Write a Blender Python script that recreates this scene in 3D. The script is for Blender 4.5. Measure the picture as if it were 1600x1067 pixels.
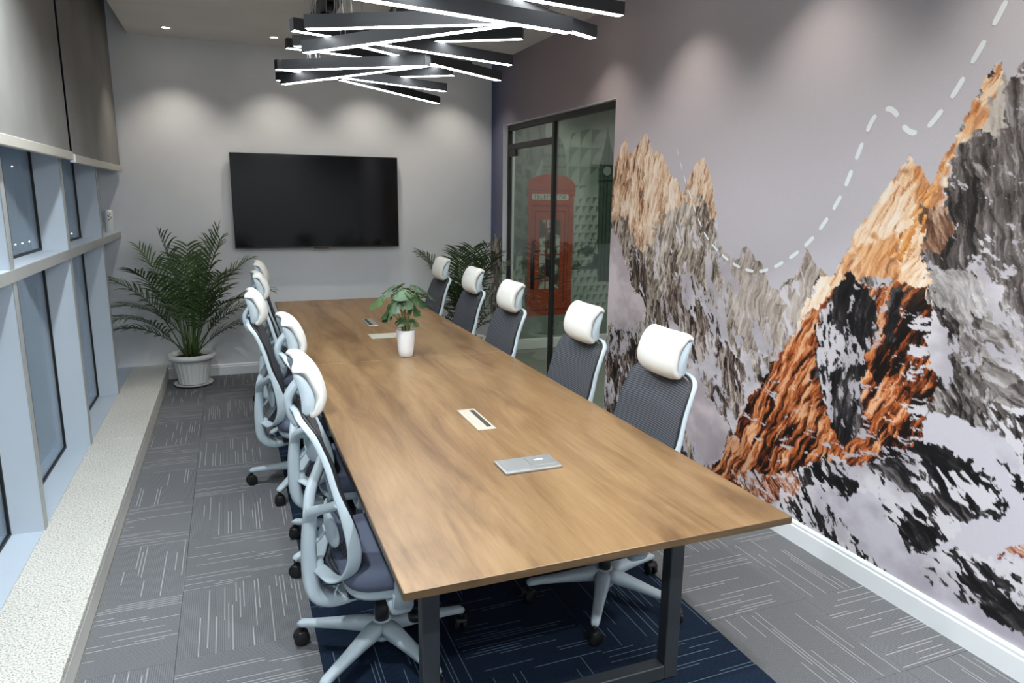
import bpy, bmesh, math, random
import numpy as np
from mathutils import Vector, Matrix

# ------------------------------------------------------------------ reset
for o in list(bpy.data.objects): bpy.data.objects.remove(o, do_unlink=True)
scene = bpy.context.scene
COL = scene.collection
PI = math.pi
rnd = random.Random(7)

# ------------------------------------------------------------------ camera
CAM_H = 1.69
YAW, PITCH, ROLL, FPX = math.radians(21.859), math.radians(-11.674), math.radians(0.729), 1094.03
_cy, _sy, _cp, _sp = math.cos(YAW), math.sin(YAW), math.cos(PITCH), math.sin(PITCH)
_F = Vector((_sy*_cp, _cy*_cp, _sp)); _R0 = Vector((_cy, -_sy, 0)); _U0 = _R0.cross(_F)
_R = math.cos(ROLL)*_R0 + math.sin(ROLL)*_U0
_U = -math.sin(ROLL)*_R0 + math.cos(ROLL)*_U0
cam_d = bpy.data.cameras.new('camera'); cam = bpy.data.objects.new('camera', cam_d); COL.objects.link(cam)
cam.matrix_world = Matrix(((_R.x, _U.x, -_F.x, 0), (_R.y, _U.y, -_F.y, 0), (_R.z, _U.z, -_F.z, CAM_H), (0, 0, 0, 1)))
cam_d.sensor_width = 36; cam_d.lens = 36*FPX/1600; cam_d.clip_start = 0.05; cam_d.clip_end = 600
scene.camera = cam

def pray(p):
    return _R*((p[0]-800)/FPX) + _U*(-(p[1]-533.5)/FPX) + _F
def px_z(p, z):
    d = pray(p); t = (z-CAM_H)/d.z; return Vector((d.x*t, d.y*t, z))
def px_x(p, x):
    d = pray(p); t = x/d.x; return Vector((x, d.y*t, CAM_H+d.z*t))
def px_y(p, y):
    d = pray(p); t = y/d.y; return Vector((d.x*t, y, CAM_H+d.z*t))

# ------------------------------------------------------------------ world, exposure
w = bpy.data.worlds.new('dusk'); scene.world = w; w.use_nodes = True
bg = w.node_tree.nodes['Background']; bg.inputs[0].default_value = (0.16, 0.23, 0.31, 1); bg.inputs[1].default_value = 0.06
scene.view_settings.view_transform = 'Standard'; scene.view_settings.look = 'None'
scene.view_settings.gamma = 1; scene.view_settings.use_curve_mapping = False
scene.view_settings.exposure = 2.4
LED_STRENGTH = 5.5
SPOT_W = 4.6
FILL_W = 40.0

# room dimensions
XL, XR, YB, YF, ZC = -1.02, 2.555, -1.5, 7.0, 2.985
STEP_X, FIN_X, LEDGE_Z = -0.604, -0.885, 0.14

# ------------------------------------------------------------------ materials
def s2l(c):
    return tuple(((v/12.92) if v <= .04045 else ((v+.055)/1.055)**2.4) for v in c)
def hexc(h):
    return s2l(tuple(int(h[i:i+2], 16)/255 for i in (0, 2, 4)))
def mat(name, col, rough=.5, metal=0., spec=.5, **kw):
    m = bpy.data.materials.new(name); m.use_nodes = True
    b = m.node_tree.nodes['Principled BSDF']
    b.inputs['Base Color'].default_value = (*col, 1); b.inputs['Roughness'].default_value = rough
    b.inputs['Metallic'].default_value = metal; b.inputs['Specular IOR Level'].default_value = spec
    for k, v in kw.items(): b.inputs[k].default_value = v
    return m
class NT:
    def __init__(s, m): s.t = m.node_tree; s.b = s.t.nodes.get('Principled BSDF')
    def n(s, typ, **kw):
        x = s.t.nodes.new(typ)
        for k, v in kw.items():
            if k.startswith('i_'): x.inputs[k[2:].replace('_', ' ')].default_value = v
            else: setattr(x, k, v)
        return x
    def l(s, a, b): s.t.links.new(a, b)
    def math(s, op, a, b=None, c=None):
        x = s.t.nodes.new('ShaderNodeMath'); x.operation = op
        for i, v in enumerate((a, b, c)):
            if v is None: continue
            if isinstance(v, (int, float)): x.inputs[i].default_value = v
            else: s.l(v, x.inputs[i])
        return x.outputs[0]
    def ramp(s, fac, stops):
        x = s.t.nodes.new('ShaderNodeValToRGB'); e = x.color_ramp.elements
        while len(e) < len(stops): e.new(.5)
        for el, (p, c) in zip(e, stops): el.position = p; el.color = (*c, 1)
        s.l(fac, x.inputs[0]); return x.outputs[0]
    def mix(s, fac, a, b, mode='MIX'):
        x = s.t.nodes.new('ShaderNodeMix'); x.data_type = 'RGBA'; x.blend_type = mode
        for sock, v in ((x.inputs[0], fac), (x.inputs[6], a), (x.inputs[7], b)):
            if isinstance(v, (int, float)): sock.default_value = v
            elif isinstance(v, tuple): sock.default_value = (*v, 1)
            else: s.l(v, sock)
        return x.outputs[2]
    def bump(s, h, strength=.2, dist=.01):
        x = s.n('ShaderNodeBump'); x.inputs['Strength'].default_value = strength; x.inputs['Distance'].default_value = dist
        s.l(h, x.inputs['Height']); s.l(x.outputs[0], s.b.inputs['Normal'])

def plaster(name, col, rough=.75, var=.04):
    m = mat(name, col, rough, spec=.25); t = NT(m)
    tc = t.n('ShaderNodeTexCoord'); nz = t.n('ShaderNodeTexNoise', i_Scale=2.2, i_Detail=4.)
    t.l(tc.outputs['Object'], nz.inputs['Vector'])
    lo = tuple(c*(1-var) for c in col); hi = tuple(min(1, c*(1+var)) for c in col)
    t.l(t.ramp(nz.outputs[0], [(.3, lo), (.7, hi)]), t.b.inputs['Base Color'])
    n2 = t.n('ShaderNodeTexNoise', i_Scale=180., i_Detail=2.); t.l(tc.outputs['Object'], n2.inputs['Vector'])
    t.bump(n2.outputs[0], .06, .002)
    return m
M = {}
M['wall'] = plaster('wall_paint', (0.69, 0.71, 0.73))
M['ceiling'] = plaster('ceiling_paint', (0.74, 0.725, 0.70))
M['trim'] = plaster('trim_paint', (0.78, 0.81, 0.82), .4, .02)
M['alu'] = plaster('window_paint', (0.50, 0.565, 0.63), .35, .03)
M['strip'] = plaster('mullion_cap', (0.34, 0.345, 0.33), .4, .12)
M['sill_sheet'] = plaster('sill_sheet', (0.42, 0.49, 0.56), .3, .03)
M['riser'] = plaster('riser', (0.62, 0.60, 0.56), .5, .05)
M['gasket'] = mat('gasket', (0.006, 0.007, 0.008), .5)
M['black'] = mat('black_plastic', (0.010, 0.010, 0.011), .45)
M['frame_black'] = mat('door_frame_black', (0.012, 0.012, 0.012), .45)
M['steel_leg'] = mat('leg_paint', (0.035, 0.04, 0.045), .45)
M['chair_grey'] = plaster('chair_plastic', (0.50, 0.585, 0.63), .38, .015)
M['pad'] = plaster('headrest_leather', (0.69, 0.695, 0.66), .45, .02)
M['slate'] = mat('seat_fabric', (0.13, 0.15, 0.215), .85, spec=.2)
M['tvbody'] = mat('tv_body', (0.006, 0.006, 0.0065), .4)
M['screen'] = mat('tv_screen', (0.0015, 0.0015, 0.0016), .10, spec=.22)
M['pot'] = plaster('pot_white', (0.72, 0.73, 0.71), .35, .03)
M['ceramic'] = mat('ceramic', (0.85, 0.86, 0.87), .18)
M['soil'] = plaster('soil', (0.035, 0.022, 0.015), .95, .5)
M['alu_box'] = mat('socket_metal', (0.42, 0.43, 0.43), .38, .75)
M['cream_box'] = mat('socket_cream', (0.40, 0.375, 0.31), .45)
M['slot'] = mat('socket_slot', (0.03, 0.03, 0.025), .6)
M['wire'] = mat('wire', (0.55, 0.56, 0.57), .4)
M['housing'] = mat('light_housing', (0.024, 0.026, 0.029), .5, .2)
M['trough'] = mat('trough_grey', (0.05, 0.05, 0.052), .5)
M['white_can'] = mat('white_can', (0.75, 0.78, 0.76), .4)
M['leafprint'] = mat('leaf_print', (0.05, 0.06, 0.05), .6)
M['dash'] = mat('dash_print', (0.84, 0.90, 0.92), .7)
M['corr_floor'] = plaster('corridor_floor', (0.22, 0.23, 0.20), .4, .05)

def led_mat(name, col, st):
    m = bpy.data.materials.new(name); m.use_nodes = True; t = m.node_tree
    t.nodes.remove(t.nodes['Principled BSDF']); e = t.nodes.new('ShaderNodeEmission')
    e.inputs[0].default_value = (*col, 1); e.inputs[1].default_value = st
    t.links.new(e.outputs[0], t.nodes['Material Output'].inputs[0]); return m
M['led'] = led_mat('led_diffuser', (0.93, 0.97, 1.0), LED_STRENGTH)
M['downlens'] = led_mat('downlight_lens', (1.0, 0.90, 0.76), 6.)
M['citylamp'] = led_mat('city_lamp', (1.0, 0.9, 0.75), 12.)

def glass_mat(name, tint, refl=1.0, fmax=1.0):
    m = bpy.data.materials.new(name); m.use_nodes = True; t = m.node_tree
    t.nodes.remove(t.nodes['Principled BSDF'])
    tr = t.nodes.new('ShaderNodeBsdfTransparent'); tr.inputs[0].default_value = (*tint, 1)
    gl = t.nodes.new('ShaderNodeBsdfGlossy'); gl.inputs['Roughness'].default_value = .01
    gl.inputs['Color'].default_value = (refl, refl, refl, 1)
    lw = t.nodes.new('ShaderNodeLayerWeight'); lw.inputs[0].default_value = .5
    pw = t.nodes.new('ShaderNodeMath'); pw.operation = 'POWER'; pw.inputs[1].default_value = 5.
    ma = t.nodes.new('ShaderNodeMath'); ma.operation = 'MULTIPLY_ADD'; ma.inputs[1].default_value = .96*fmax; ma.inputs[2].default_value = .04
    t.links.new(lw.outputs['Facing'], pw.inputs[0]); t.links.new(pw.outputs[0], ma.inputs[0])
    mx = t.nodes.new('ShaderNodeMixShader')
    t.links.new(ma.outputs[0], mx.inputs[0]); t.links.new(tr.outputs[0], mx.inputs[1]); t.links.new(gl.outputs[0], mx.inputs[2])
    t.links.new(mx.outputs[0], t.nodes['Material Output'].inputs[0]); return m
M['glass'] = glass_mat('window_glass', (0.80, 0.86, 0.90))
M['door_glass'] = glass_mat('door_glass', (0.84, 0.90, 0.87))

def granite():
    m = mat('granite', (0.5, .5, .45), .45); t = NT(m); tc = t.n('ShaderNodeTexCoord')
    a = t.n('ShaderNodeTexNoise', i_Scale=150., i_Detail=3.); b = t.n('ShaderNodeTexVoronoi', i_Scale=210.)
    c = t.n('ShaderNodeTexNoise', i_Scale=3., i_Detail=3.)
    for x in (a, b, c): t.l(tc.outputs['Object'], x.inputs['Vector'])
    col = t.ramp(a.outputs[0], [(.36, (0.26, 0.255, 0.23)), (.45, (0.52, 0.515, 0.47)), (.58, (0.70, 0.695, 0.65))])
    spk = t.ramp(b.outputs['Distance'], [(.12, (0.25, 0.25, 0.23)), (.26, (1, 1, 1))])
    col = t.mix(.7, col, spk, 'MULTIPLY')
    col = t.mix(.35, col, t.ramp(c.outputs[0], [(.3, (.75, .74, .68)), (.7, (1, 1, 1))]), 'MULTIPLY')
    t.l(col, t.b.inputs['Base Color']); return m
M['granite'] = granite()

def wood(name, along_y=True, dark=1.0):
    m = mat(name, (0.4, .25, .12), .36, spec=.45); t = NT(m); tc = t.n('ShaderNodeTexCoord')
    mp = t.n('ShaderNodeMapping'); t.l(tc.outputs['Object'], mp.inputs['Vector'])
    mp.inputs['Scale'].default_value = (9, 1.1, 9) if along_y else (1.2, 9, 22)
    n1 = t.n('ShaderNodeTexNoise', i_Scale=.95, i_Detail=6., i_Roughness=.62, i_Distortion=.9); t.l(mp.outputs[0], n1.inputs['Vector'])
    mp2 = t.n('ShaderNodeMapping'); t.l(tc.outputs['Object'], mp2.inputs['Vector'])
    mp2.inputs['Scale'].default_value = (110, 4, 110) if along_y else (5, 60, 190)
    n2 = t.n('ShaderNodeTexNoise', i_Scale=1., i_Detail=4., i_Distortion=.4); t.l(mp2.outputs[0], n2.inputs['Vector'])
    mp3 = t.n('ShaderNodeMapping'); t.l(tc.outputs['Object'], mp3.inputs['Vector'])
    mp3.inputs['Scale'].default_value = (2.6, .9, 2.6)
    n3 = t.n('ShaderNodeTexNoise', i_Scale=1.3, i_Detail=5., i_Roughness=.6, i_Distortion=1.4); t.l(mp3.outputs[0], n3.inputs['Vector'])
    k = dark*.52
    col = t.ramp(n1.outputs[0], [(.30, (0.235*k, 0.125*k, 0.050*k)), (.43, (0.36*k, 0.205*k, 0.088*k)), (.55, (0.455*k, 0.275*k, 0.125*k)), (.72, (0.53*k, 0.34*k, 0.165*k))])
    fine = t.ramp(n2.outputs[0], [(.3, (.78, .76, .72)), (.6, (1, 1, 1))])
    col = t.mix(.7, col, fine, 'MULTIPLY')
    big = t.ramp(n3.outputs[0], [(.35, (.72, .68, .62)), (.52, (1, 1, 1))])
    col = t.mix(.65, col, big, 'MULTIPLY')
    t.l(col, t.b.inputs['Base Color'])
    t.bump(n2.outputs[0], .08, .002)
    return m
M['wood'] = wood('table_wood'); M['wood_edge'] = wood('table_edge', False, .42)

def carpet(name, base, lite, line):
    m = mat(name, base, .95, spec=.1); t = NT(m); tc = t.n('ShaderNodeTexCoord'); oi = t.n('ShaderNodeObjectInfo')
    sp = t.n('ShaderNodeSeparateXYZ'); t.l(tc.outputs['Object'], sp.inputs[0])
    RIB = 66.
    u = t.math('MULTIPLY', sp.outputs[0], RIB); cell = t.math('FLOOR', u); fr = t.math('FRACT', u)
    def wn(k):
        cb = t.n('ShaderNodeCombineXYZ'); t.l(cell, cb.inputs[0]); t.l(t.math('MULTIPLY', oi.outputs['Random'], 91.7), cb.inputs[1])
        cb.inputs[2].default_value = k; x = t.n('ShaderNodeTexWhiteNoise', noise_dimensions='3D'); t.l(cb.outputs[0], x.inputs['Vector']); return x.outputs['Value']
    on = t.math('LESS_THAN', wn(1.3), .50); ctr = t.math('SUBTRACT', t.math('MULTIPLY', wn(5.1), .5), .25)
    hl = t.math('ADD', t.math('MULTIPLY', wn(9.7), .20), .05)
    inl = t.math('LESS_THAN', t.math('ABSOLUTE', t.math('SUBTRACT', sp.outputs[1], ctr)), hl)
    thin = t.math('LESS_THAN', t.math('ABSOLUTE', t.math('SUBTRACT', fr, .5)), .09)
    ln = t.math('MULTIPLY', t.math('MULTIPLY', on, inl), thin)
    nz = t.n('ShaderNodeTexNoise', i_Scale=330., i_Detail=2.); t.l(tc.outputs['Object'], nz.inputs['Vector'])
    c0 = t.ramp(nz.outputs[0], [(.36, base), (.64, lite)])
    rib = t.math('ABSOLUTE', t.math('SUBTRACT', t.math('FRACT', t.math('MULTIPLY', u, 2.)), .5))
    c1 = t.mix(t.math('MULTIPLY', rib, 1.25), c0, tuple(v*.55 for v in base))
    t.l(t.mix(t.math('MULTIPLY', ln, .8), c1, line), t.b.inputs['Base Color'])
    t.bump(t.math('ADD', nz.outputs[0], rib), .35, .003)
    return m
M['carpet_grey'] = carpet('carpet_grey', (0.128, 0.132, 0.140), (0.215, 0.220, 0.230), (0.43, 0.43, 0.425))
M['carpet_navy'] = carpet('carpet_navy', (0.008, 0.015, 0.030), (0.022, 0.040, 0.075), (0.17, 0.24, 0.31))

def blindfab():
    m = mat('blind_fabric', (0.27, 0.265, 0.25), .8, spec=.2); t = NT(m); tc = t.n('ShaderNodeTexCoord')
    nz = t.n('ShaderNodeTexNoise', i_Scale=2.5, i_Detail=4.); t.l(tc.outputs['Object'], nz.inputs['Vector'])
    t.l(t.ramp(nz.outputs[0], [(.3, (0.235, 0.23, 0.217)), (.7, (0.29, 0.285, 0.272))]), t.b.inputs['Base Color'])
    wv = t.n('ShaderNodeTexNoise', i_Scale=420.); t.l(tc.outputs['Object'], wv.inputs['Vector']); t.bump(wv.outputs[0], .15, .002)
    return m
M['blind'] = blindfab()

def chair_mesh_mat():
    m = bpy.data.materials.new('chair_mesh'); m.use_nodes = True; t = NT(m)
    t.b.inputs['Roughness'].default_value = .6; t.b.inputs['Specular IOR Level'].default_value = .3
    tc = t.n('ShaderNodeTexCoord'); sp = t.n('ShaderNodeSeparateXYZ'); t.l(tc.outputs['Object'], sp.inputs[0])
    f = t.math('FRACT', t.math('MULTIPLY', sp.outputs[2], 118.)); d = t.math('ABSOLUTE', t.math('SUBTRACT', f, .5))
    g = t.math('FRACT', t.math('MULTIPLY', sp.outputs[1], 260.)); e = t.math('ABSOLUTE', t.math('SUBTRACT', g, .5))
    thread = t.math('MAXIMUM', t.math('GREATER_THAN', d, .22), t.math('GREATER_THAN', e, .38))
    col = t.mix(t.math('GREATER_THAN', d, .34), (0.035, 0.040, 0.050), (0.11, 0.12, 0.14))
    t.l(col, t.b.inputs['Base Color'])
    tr = t.n('ShaderNodeBsdfTransparent'); mx = t.n('ShaderNodeMixShader')
    fac = t.math('ADD', t.math('MULTIPLY', thread, .12), .88)
    t.l(fac, mx.inputs[0]); t.l(tr.outputs[0], mx.inputs[1]); t.l(t.b.outputs[0], mx.inputs[2])
    t.l(mx.outputs[0], t.t.nodes['Material Output'].inputs[0]); return m
M['mesh'] = chair_mesh_mat()

def leafmat(name, lo, hi, rough=.4):
    m = mat(name, lo, rough); t = NT(m); tc = t.n('ShaderNodeTexCoord'); oi = t.n('ShaderNodeObjectInfo')
    nz = t.n('ShaderNodeTexNoise', i_Scale=9., i_Detail=3.); t.l(tc.outputs['Object'], nz.inputs['Vector'])
    f = t.math('ADD', t.math('MULTIPLY', nz.outputs[0], .7), t.math('MULTIPLY', oi.outputs['Random'], .35))
    t.l(t.ramp(f, [(.25, lo), (.75, hi)]), t.b.inputs['Base Color']); return m
M['palm'] = leafmat('palm_leaf', (0.020, 0.048, 0.016), (0.085, 0.140, 0.045))
M['palmstem'] = leafmat('palm_stem', (0.05, 0.09, 0.025), (0.11, 0.16, 0.05))
M['monstera'] = leafmat('monstera_leaf', (0.012, 0.045, 0.015), (0.055, 0.13, 0.045), .42)
M['mstem'] = leafmat('monstera_stem', (0.16, 0.20, 0.06), (0.36, 0.36, 0.16))
M['mbrown'] = mat('stem_sheath', (0.06, 0.025, 0.012), .6)

def vcol_mat(name, rough=.6):
    m = mat(name, (.5, .5, .5), rough, spec=.25); t = NT(m)
    a = t.n('ShaderNodeVertexColor'); a.layer_name = 'print'
    tc = t.n('ShaderNodeTexCoord'); nz = t.n('ShaderNodeTexNoise', i_Scale=160., i_Detail=2.); t.l(tc.outputs['Object'], nz.inputs['Vector'])
    t.l(t.mix(.10, a.outputs[0], t.ramp(nz.outputs[0], [(.3, (.6, .6, .6)), (.7, (1, 1, 1))]), 'MULTIPLY'), t.b.inputs['Base Color'])
    return m
M['mural'] = vcol_mat('mural_print'); M['corr_print'] = vcol_mat('corridor_print')

# ------------------------------------------------------------------ mesh helpers
def obj(name, me, m, parent=None, loc=None, rotz=None):
    o = bpy.data.objects.new(name, me); COL.objects.link(o)
    if m is not None and not me.materials: me.materials.append(m)
    if parent is not None: o.parent = parent
    if loc is not None: o.location = loc
    if rotz is not None: o.rotation_euler = (0, 0, rotz)
    return o
def pyd(verts, faces, smooth=False):
    me = bpy.data.meshes.new('m'); me.from_pydata([tuple(v) for v in verts], [], faces); me.update()
    if smooth: me.polygons.foreach_set('use_smooth', [True]*len(me.polygons))
    return me
def join_data(parts):
    V, Fc = [], []
    for v, f in parts:
        k = len(V); V += list(v); Fc += [tuple(i+k for i in q) for q in f]
    return V, Fc
def box_d(x0, x1, y0, y1, z0, z1):
    v = [(x, y, z) for z in (z0, z1) for y in (y0, y1) for x in (x0, x1)]
    return v, [(0, 2, 3, 1), (4, 5, 7, 6), (0, 1, 5, 4), (1, 3, 7, 5), (3, 2, 6, 7), (2, 0, 4, 6)]
def bev(me, w_, seg=1):
    bm = bmesh.new(); bm.from_mesh(me)
    bmesh.ops.bevel(bm, geom=list(bm.edges), offset=w_, segments=seg, affect='EDGES', profile=.5)
    bm.to_mesh(me); bm.free(); return me
def box(x0, x1, y0, y1, z0, z1, b=0., seg=1):
    me = pyd(*box_d(x0, x1, y0, y1, z0, z1))
    return bev(me, b, seg) if b else me
def lathe_d(prof, n=32, cx=0, cy=0, fl=None):
    V, Fc = [], []
    for i, (r_, z) in enumerate(prof):
        for k in range(n):
            a = 2*PI*k/n; rr = r_ + (fl(a, i) if fl else 0)
            V.append((cx+rr*math.cos(a), cy+rr*math.sin(a), z))
    for i in range(len(prof)-1):
        for k in range(n):
            Fc.append((i*n+k, i*n+(k+1) % n, (i+1)*n+(k+1) % n, (i+1)*n+k))
    return V, Fc
def sweep_d(path, ws, hs, side=(0, 1, 0), n=10, closed=False, p=2.6, caps=True):
    """superellipse section along a path; ws = half width along side, hs = half height along normal"""
    P = [Vector(q) for q in path]; N = len(P); V, Fc = [], []
    if isinstance(ws, (int, float)): ws = [ws]*N
    if isinstance(hs, (int, float)): hs = [hs]*N
    for i in range(N):
        a = P[(i-1) % N] if (closed or i > 0) else P[i]; b = P[(i+1) % N] if (closed or i < N-1) else P[i]
        T = (b-a).normalized(); S = Vector(side[i] if isinstance(side, list) else side)
        S = (S - T*S.dot(T)).normalized(); Nn = T.cross(S)
        for k in range(n):
            t = 2*PI*(k+.5)/n; c, s = math.cos(t), math.sin(t)
            V.append(P[i] + S*(ws[i]*math.copysign(abs(c)**(2/p), c)) + Nn*(hs[i]*math.copysign(abs(s)**(2/p), s)))
    R = N if closed else N-1
    for i in range(R):
        j = (i+1) % N
        for k in range(n):
            Fc.append((i*n+k, i*n+(k+1) % n, j*n+(k+1) % n, j*n+k))
    if caps and not closed:
        Fc.append(tuple(range(n-1, -1, -1))); Fc.append(tuple((N-1)*n+k for k in range(n)))
    return V, Fc
def catmull(pts, m=6, closed=False):
    P = [np.array(q, float) for q in pts]; N = len(P); out = []
    R = N if closed else N-1
    for i in range(R):
        g = (lambda k: P[k % N]) if closed else (lambda k: P[min(max(k, 0), N-1)])
        p0, p1, p2, p3 = g(i-1), g(i), g(i+1), g(i+2)
        for k in range(m):
            t = k/m
            out.append(.5*((2*p1)+(-p0+p2)*t+(2*p0-5*p1+4*p2-p3)*t*t+(-p0+3*p1-3*p2+p3)*t**3))
    if not closed: out.append(P[-1])
    return out
def tube_d(path, r_, n=6):
    P = [Vector(q) for q in path]
    d = (P[-1]-P[0]); side = (0, 1, 0) if abs(d.y) < .9*d.length else (1, 0, 0)
    return sweep_d(path, r_, r_, side, n, p=2)
def mk(d, smooth=True): return pyd(d[0], d[1], smooth)
def empty(name, loc, rotz=0):
    o = bpy.data.objects.new(name, None); COL.objects.link(o); o.location = loc; o.rotation_euler = (0, 0, rotz); o.empty_display_size = .1; return o
def tag(o, label, cat, group=None):
    o['label'] = label; o['category'] = cat
    if group: o['group'] = group
    return o
def struct(name, me, m, label=None, parent=None, cat=None):
    o = obj(name, me, m, parent)
    if parent is None:
        o['kind'] = 'structure'; o['label'] = label or name.replace('_', ' '); o['category'] = cat or name.split('_')[0]
    return o
def copy_tree(o, parent=None):
    c = o.copy(); COL.objects.link(c); c.parent = parent
    for ch in list(o.children): copy_tree(ch, c)
    return c

# ------------------------------------------------------------------ ROOM SHELL
floor = struct('floor', box(STEP_X-.1, XR+.1, YB, YF, -.12, -.008), M['corr_floor'], 'meeting room floor laid with grey and navy carpet tiles')
GX, GY, TS = .215, .075, .5
tile_cache = {}
def tile_mesh(key, hx0, hx1, hy0, hy1):
    if key not in tile_cache:
        me = bev(pyd(*box_d(hx0, hx1, hy0, hy1, -.007, 0)), .0012); tile_cache[key] = me
    return tile_cache[key]
for i in range(-2, 5):
    for j in range(-4, 14):
        x0, x1 = GX+i*TS, GX+(i+1)*TS; y0, y1 = GY+j*TS, GY+(j+1)*TS
        cx0, cx1, cy0, cy1 = max(x0, STEP_X), min(x1, XR), max(y0, YB), min(y1, YF)
        if cx1-cx0 < .02 or cy1-cy0 < .02: continue
        mx_, my_ = (x0+x1)/2, (y0+y1)/2
        navy = 0 <= i <= 2 and 1 <= j <= 11
        turn = (i+j) % 2 != 0
        g = .0006
        a = (cx0-mx_+g, cx1-mx_-g, cy0-my_+g, cy1-my_-g)
        if turn: a = (a[2], a[3], -a[1], -a[0])      # in the turned tile's own axes
        key = tuple(round(v, 3) for v in a)+(navy,)
        o = obj('carpet_tile', tile_mesh(key, *a), M['carpet_navy'] if navy else M['carpet_grey'], floor, (mx_, my_, 0), PI/2 if turn else 0)

struct('wall_front', box(-1.15, XR+.001, YF, YF+.12, -.1, 3.5), M['wall'], 'pale wall that carries the television')
struct('wall_back', box(-1.15, XR+.12, YB-.12, YB, -.1, 3.5), M['wall'], 'pale wall behind the camera')
struct('ceiling', mk(join_data([box_d(-.69, XR+.12, YB, YF, ZC, ZC+.12), box_d(-.69, -.66, YB, YF, ZC+.12, 3.42), box_d(-1.15, -.66, YB, YF, 3.42, 3.5)]), False), M['ceiling'], 'taupe grey ceiling with a recessed blind pocket along the windows')
# right wall with a door opening
DY0, DY1, DZ = 4.48, 6.665, 2.372
struct('wall_right', mk(join_data([box_d(XR, XR+.12, YB, DY0, -.1, 3.5), box_d(XR, XR+.12, DY1, YF, -.1, 3.5), box_d(XR, XR+.12, DY0, DY1, DZ, 3.5)]), False), M['wall'], 'long right-hand wall with the door opening')
def baseboard(name, x0, y0, x1, y1, h, label):
    """stepped skirting running from (x0,y0) to (x1,y1); the room is on the left of the run"""
    prof = [(0, 0), (.016, 0), (.016, h*.74), (.012, h*.80), (.012, h*.90), (.006, h), (0, h)]
    d = Vector((x1-x0, y1-y0, 0)).normalized(); nrm = Vector((-d.y, d.x, 0)); V, Fc = [], []
    for px_, py_ in ((x0, y0), (x1, y1)):
        for a, z in prof: V.append((px_+nrm.x*a, py_+nrm.y*a, z))
    k = len(prof)
    for i in range(k): Fc.append((i, (i+1) % k, k+(i+1) % k, k+i))
    Fc += [tuple(range(k)), tuple(range(2*k-1, k-1, -1))]
    return struct(name, pyd(V, Fc), M['trim'], label, cat='baseboard')
baseboard('baseboard_right', XR, YB, XR, DY0, .115, 'white stepped baseboard under the mountain mural')
baseboard('baseboard_front', XR, YF, STEP_X, YF, .105, 'white baseboard below the television')
struct('trim_1', mk(join_data([box_d(XR-.001, XR+.121, DY1-.004, DY1+.0, 0, DZ), box_d(XR-.001, XR+.121, DY0, DY1, DZ-.004, DZ)]), False), M['trim'], 'white reveal lining the glass door opening')

# ------------------------------------------------------------------ WINDOW SIDE
led = empty('window_ledge', (STEP_X, 3, 0)); led['kind'] = 'structure'; led['label'] = 'low granite ledge running along the windows'; led['category'] = 'ledge'
def child(name, me, m, par):
    o = obj(name, me, m, par); o.matrix_parent_inverse = Matrix.Translation(par.location).inverted(); return o
child('riser', box(STEP_X-.35, STEP_X-.012, YB, YF, 0, LEDGE_Z-.034), M['riser'], led)
child('bead', box(STEP_X-.012, STEP_X-.004, YB, YF, 0, LEDGE_Z-.05, .002), M['riser'], led)
for k, (a, b) in enumerate([(YB, .9), (.9, 2.9), (2.9, 4.9), (4.9, YF)]):
    child('granite_slab', box(FIN_X-.01, STEP_X+.002, a+.0008, b-.0008, LEDGE_Z-.034, LEDGE_Z, .004, 2), M['granite'], led)
child('sill_sheet', box(XL-.08, FIN_X-.01, YB, YF, LEDGE_Z-.06, LEDGE_Z-.002), M['sill_sheet'], led)

FINS = [6.06-1.215*k for k in range(7)]
TZ0, TZ1 = 1.300, 1.352
bays = []
for k, fy in enumerate(FINS):
    f = empty('window_mullion', (FIN_X, fy, LEDGE_Z)); f['kind'] = 'structure'; f['category'] = 'mullion'
    f['label'] = ['deep blue-grey window mullion closest to the television wall', 'deep blue-grey window mullion, second from the television wall', 'deep blue-grey window mullion, third from the television wall'][k] if k < 3 else 'deep blue-grey window mullion beside the camera, number %d from the television wall' % (k+1)
    child('fin', box(XL-.05, FIN_X-.004, fy-.024, fy+.024, LEDGE_Z-.01, 3.42), M['alu'], f)
    child('cap', box(FIN_X-.004, FIN_X, fy-.026, fy+.026, LEDGE_Z, 3.42, .001), M['strip'], f)
tr = empty('window_transom', (FIN_X, 3, TZ0)); tr['kind'] = 'structure'; tr['label'] = 'horizontal grey transom shelf running along the windows'; tr['category'] = 'transom'
child('shelf', box(XL-.05, FIN_X-.002, YB, YF, TZ0, TZ1), M['alu'], tr)
child('face', box(FIN_X-.002, FIN_X+.004, YB, YF, TZ0-.001, TZ1+.001, .001), M['strip'], tr)
edges = [YF]+FINS+[YB]
for k in range(len(edges)-1):
    y1, y0 = edges[k]-(.024 if k else 0), edges[k+1]+.024
    if y1-y0 < .1: continue
    wn_ = empty('window_%d' % (k+1), (XL, (y0+y1)/2, LEDGE_Z)); wn_['kind'] = 'structure'; wn_['category'] = 'window'
    wn_['label'] = ['narrow end window bay beside the television wall', 'window bay second from the television wall', 'window bay third from the television wall'][k] if k < 3 else 'window bay beside the camera, number %d from the television wall' % (k+1)
    for z0, z1 in ((LEDGE_Z, TZ0), (TZ1, 3.40)):
        child('pane', box(XL-.012, XL-.006, y0, y1, z0, z1), M['glass'], wn_)
        t_ = .012
        child('gasket', mk(join_data([box_d(XL-.016, XL, y1-t_, y1, z0, z1), box_d(XL-.016, XL, y0, y0+t_, z0, z1), box_d(XL-.016, XL, y0, y1, z0, z0+t_), box_d(XL-.016, XL, y0, y1, z1-t_, z1)]), False), M['gasket'], wn_)
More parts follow.
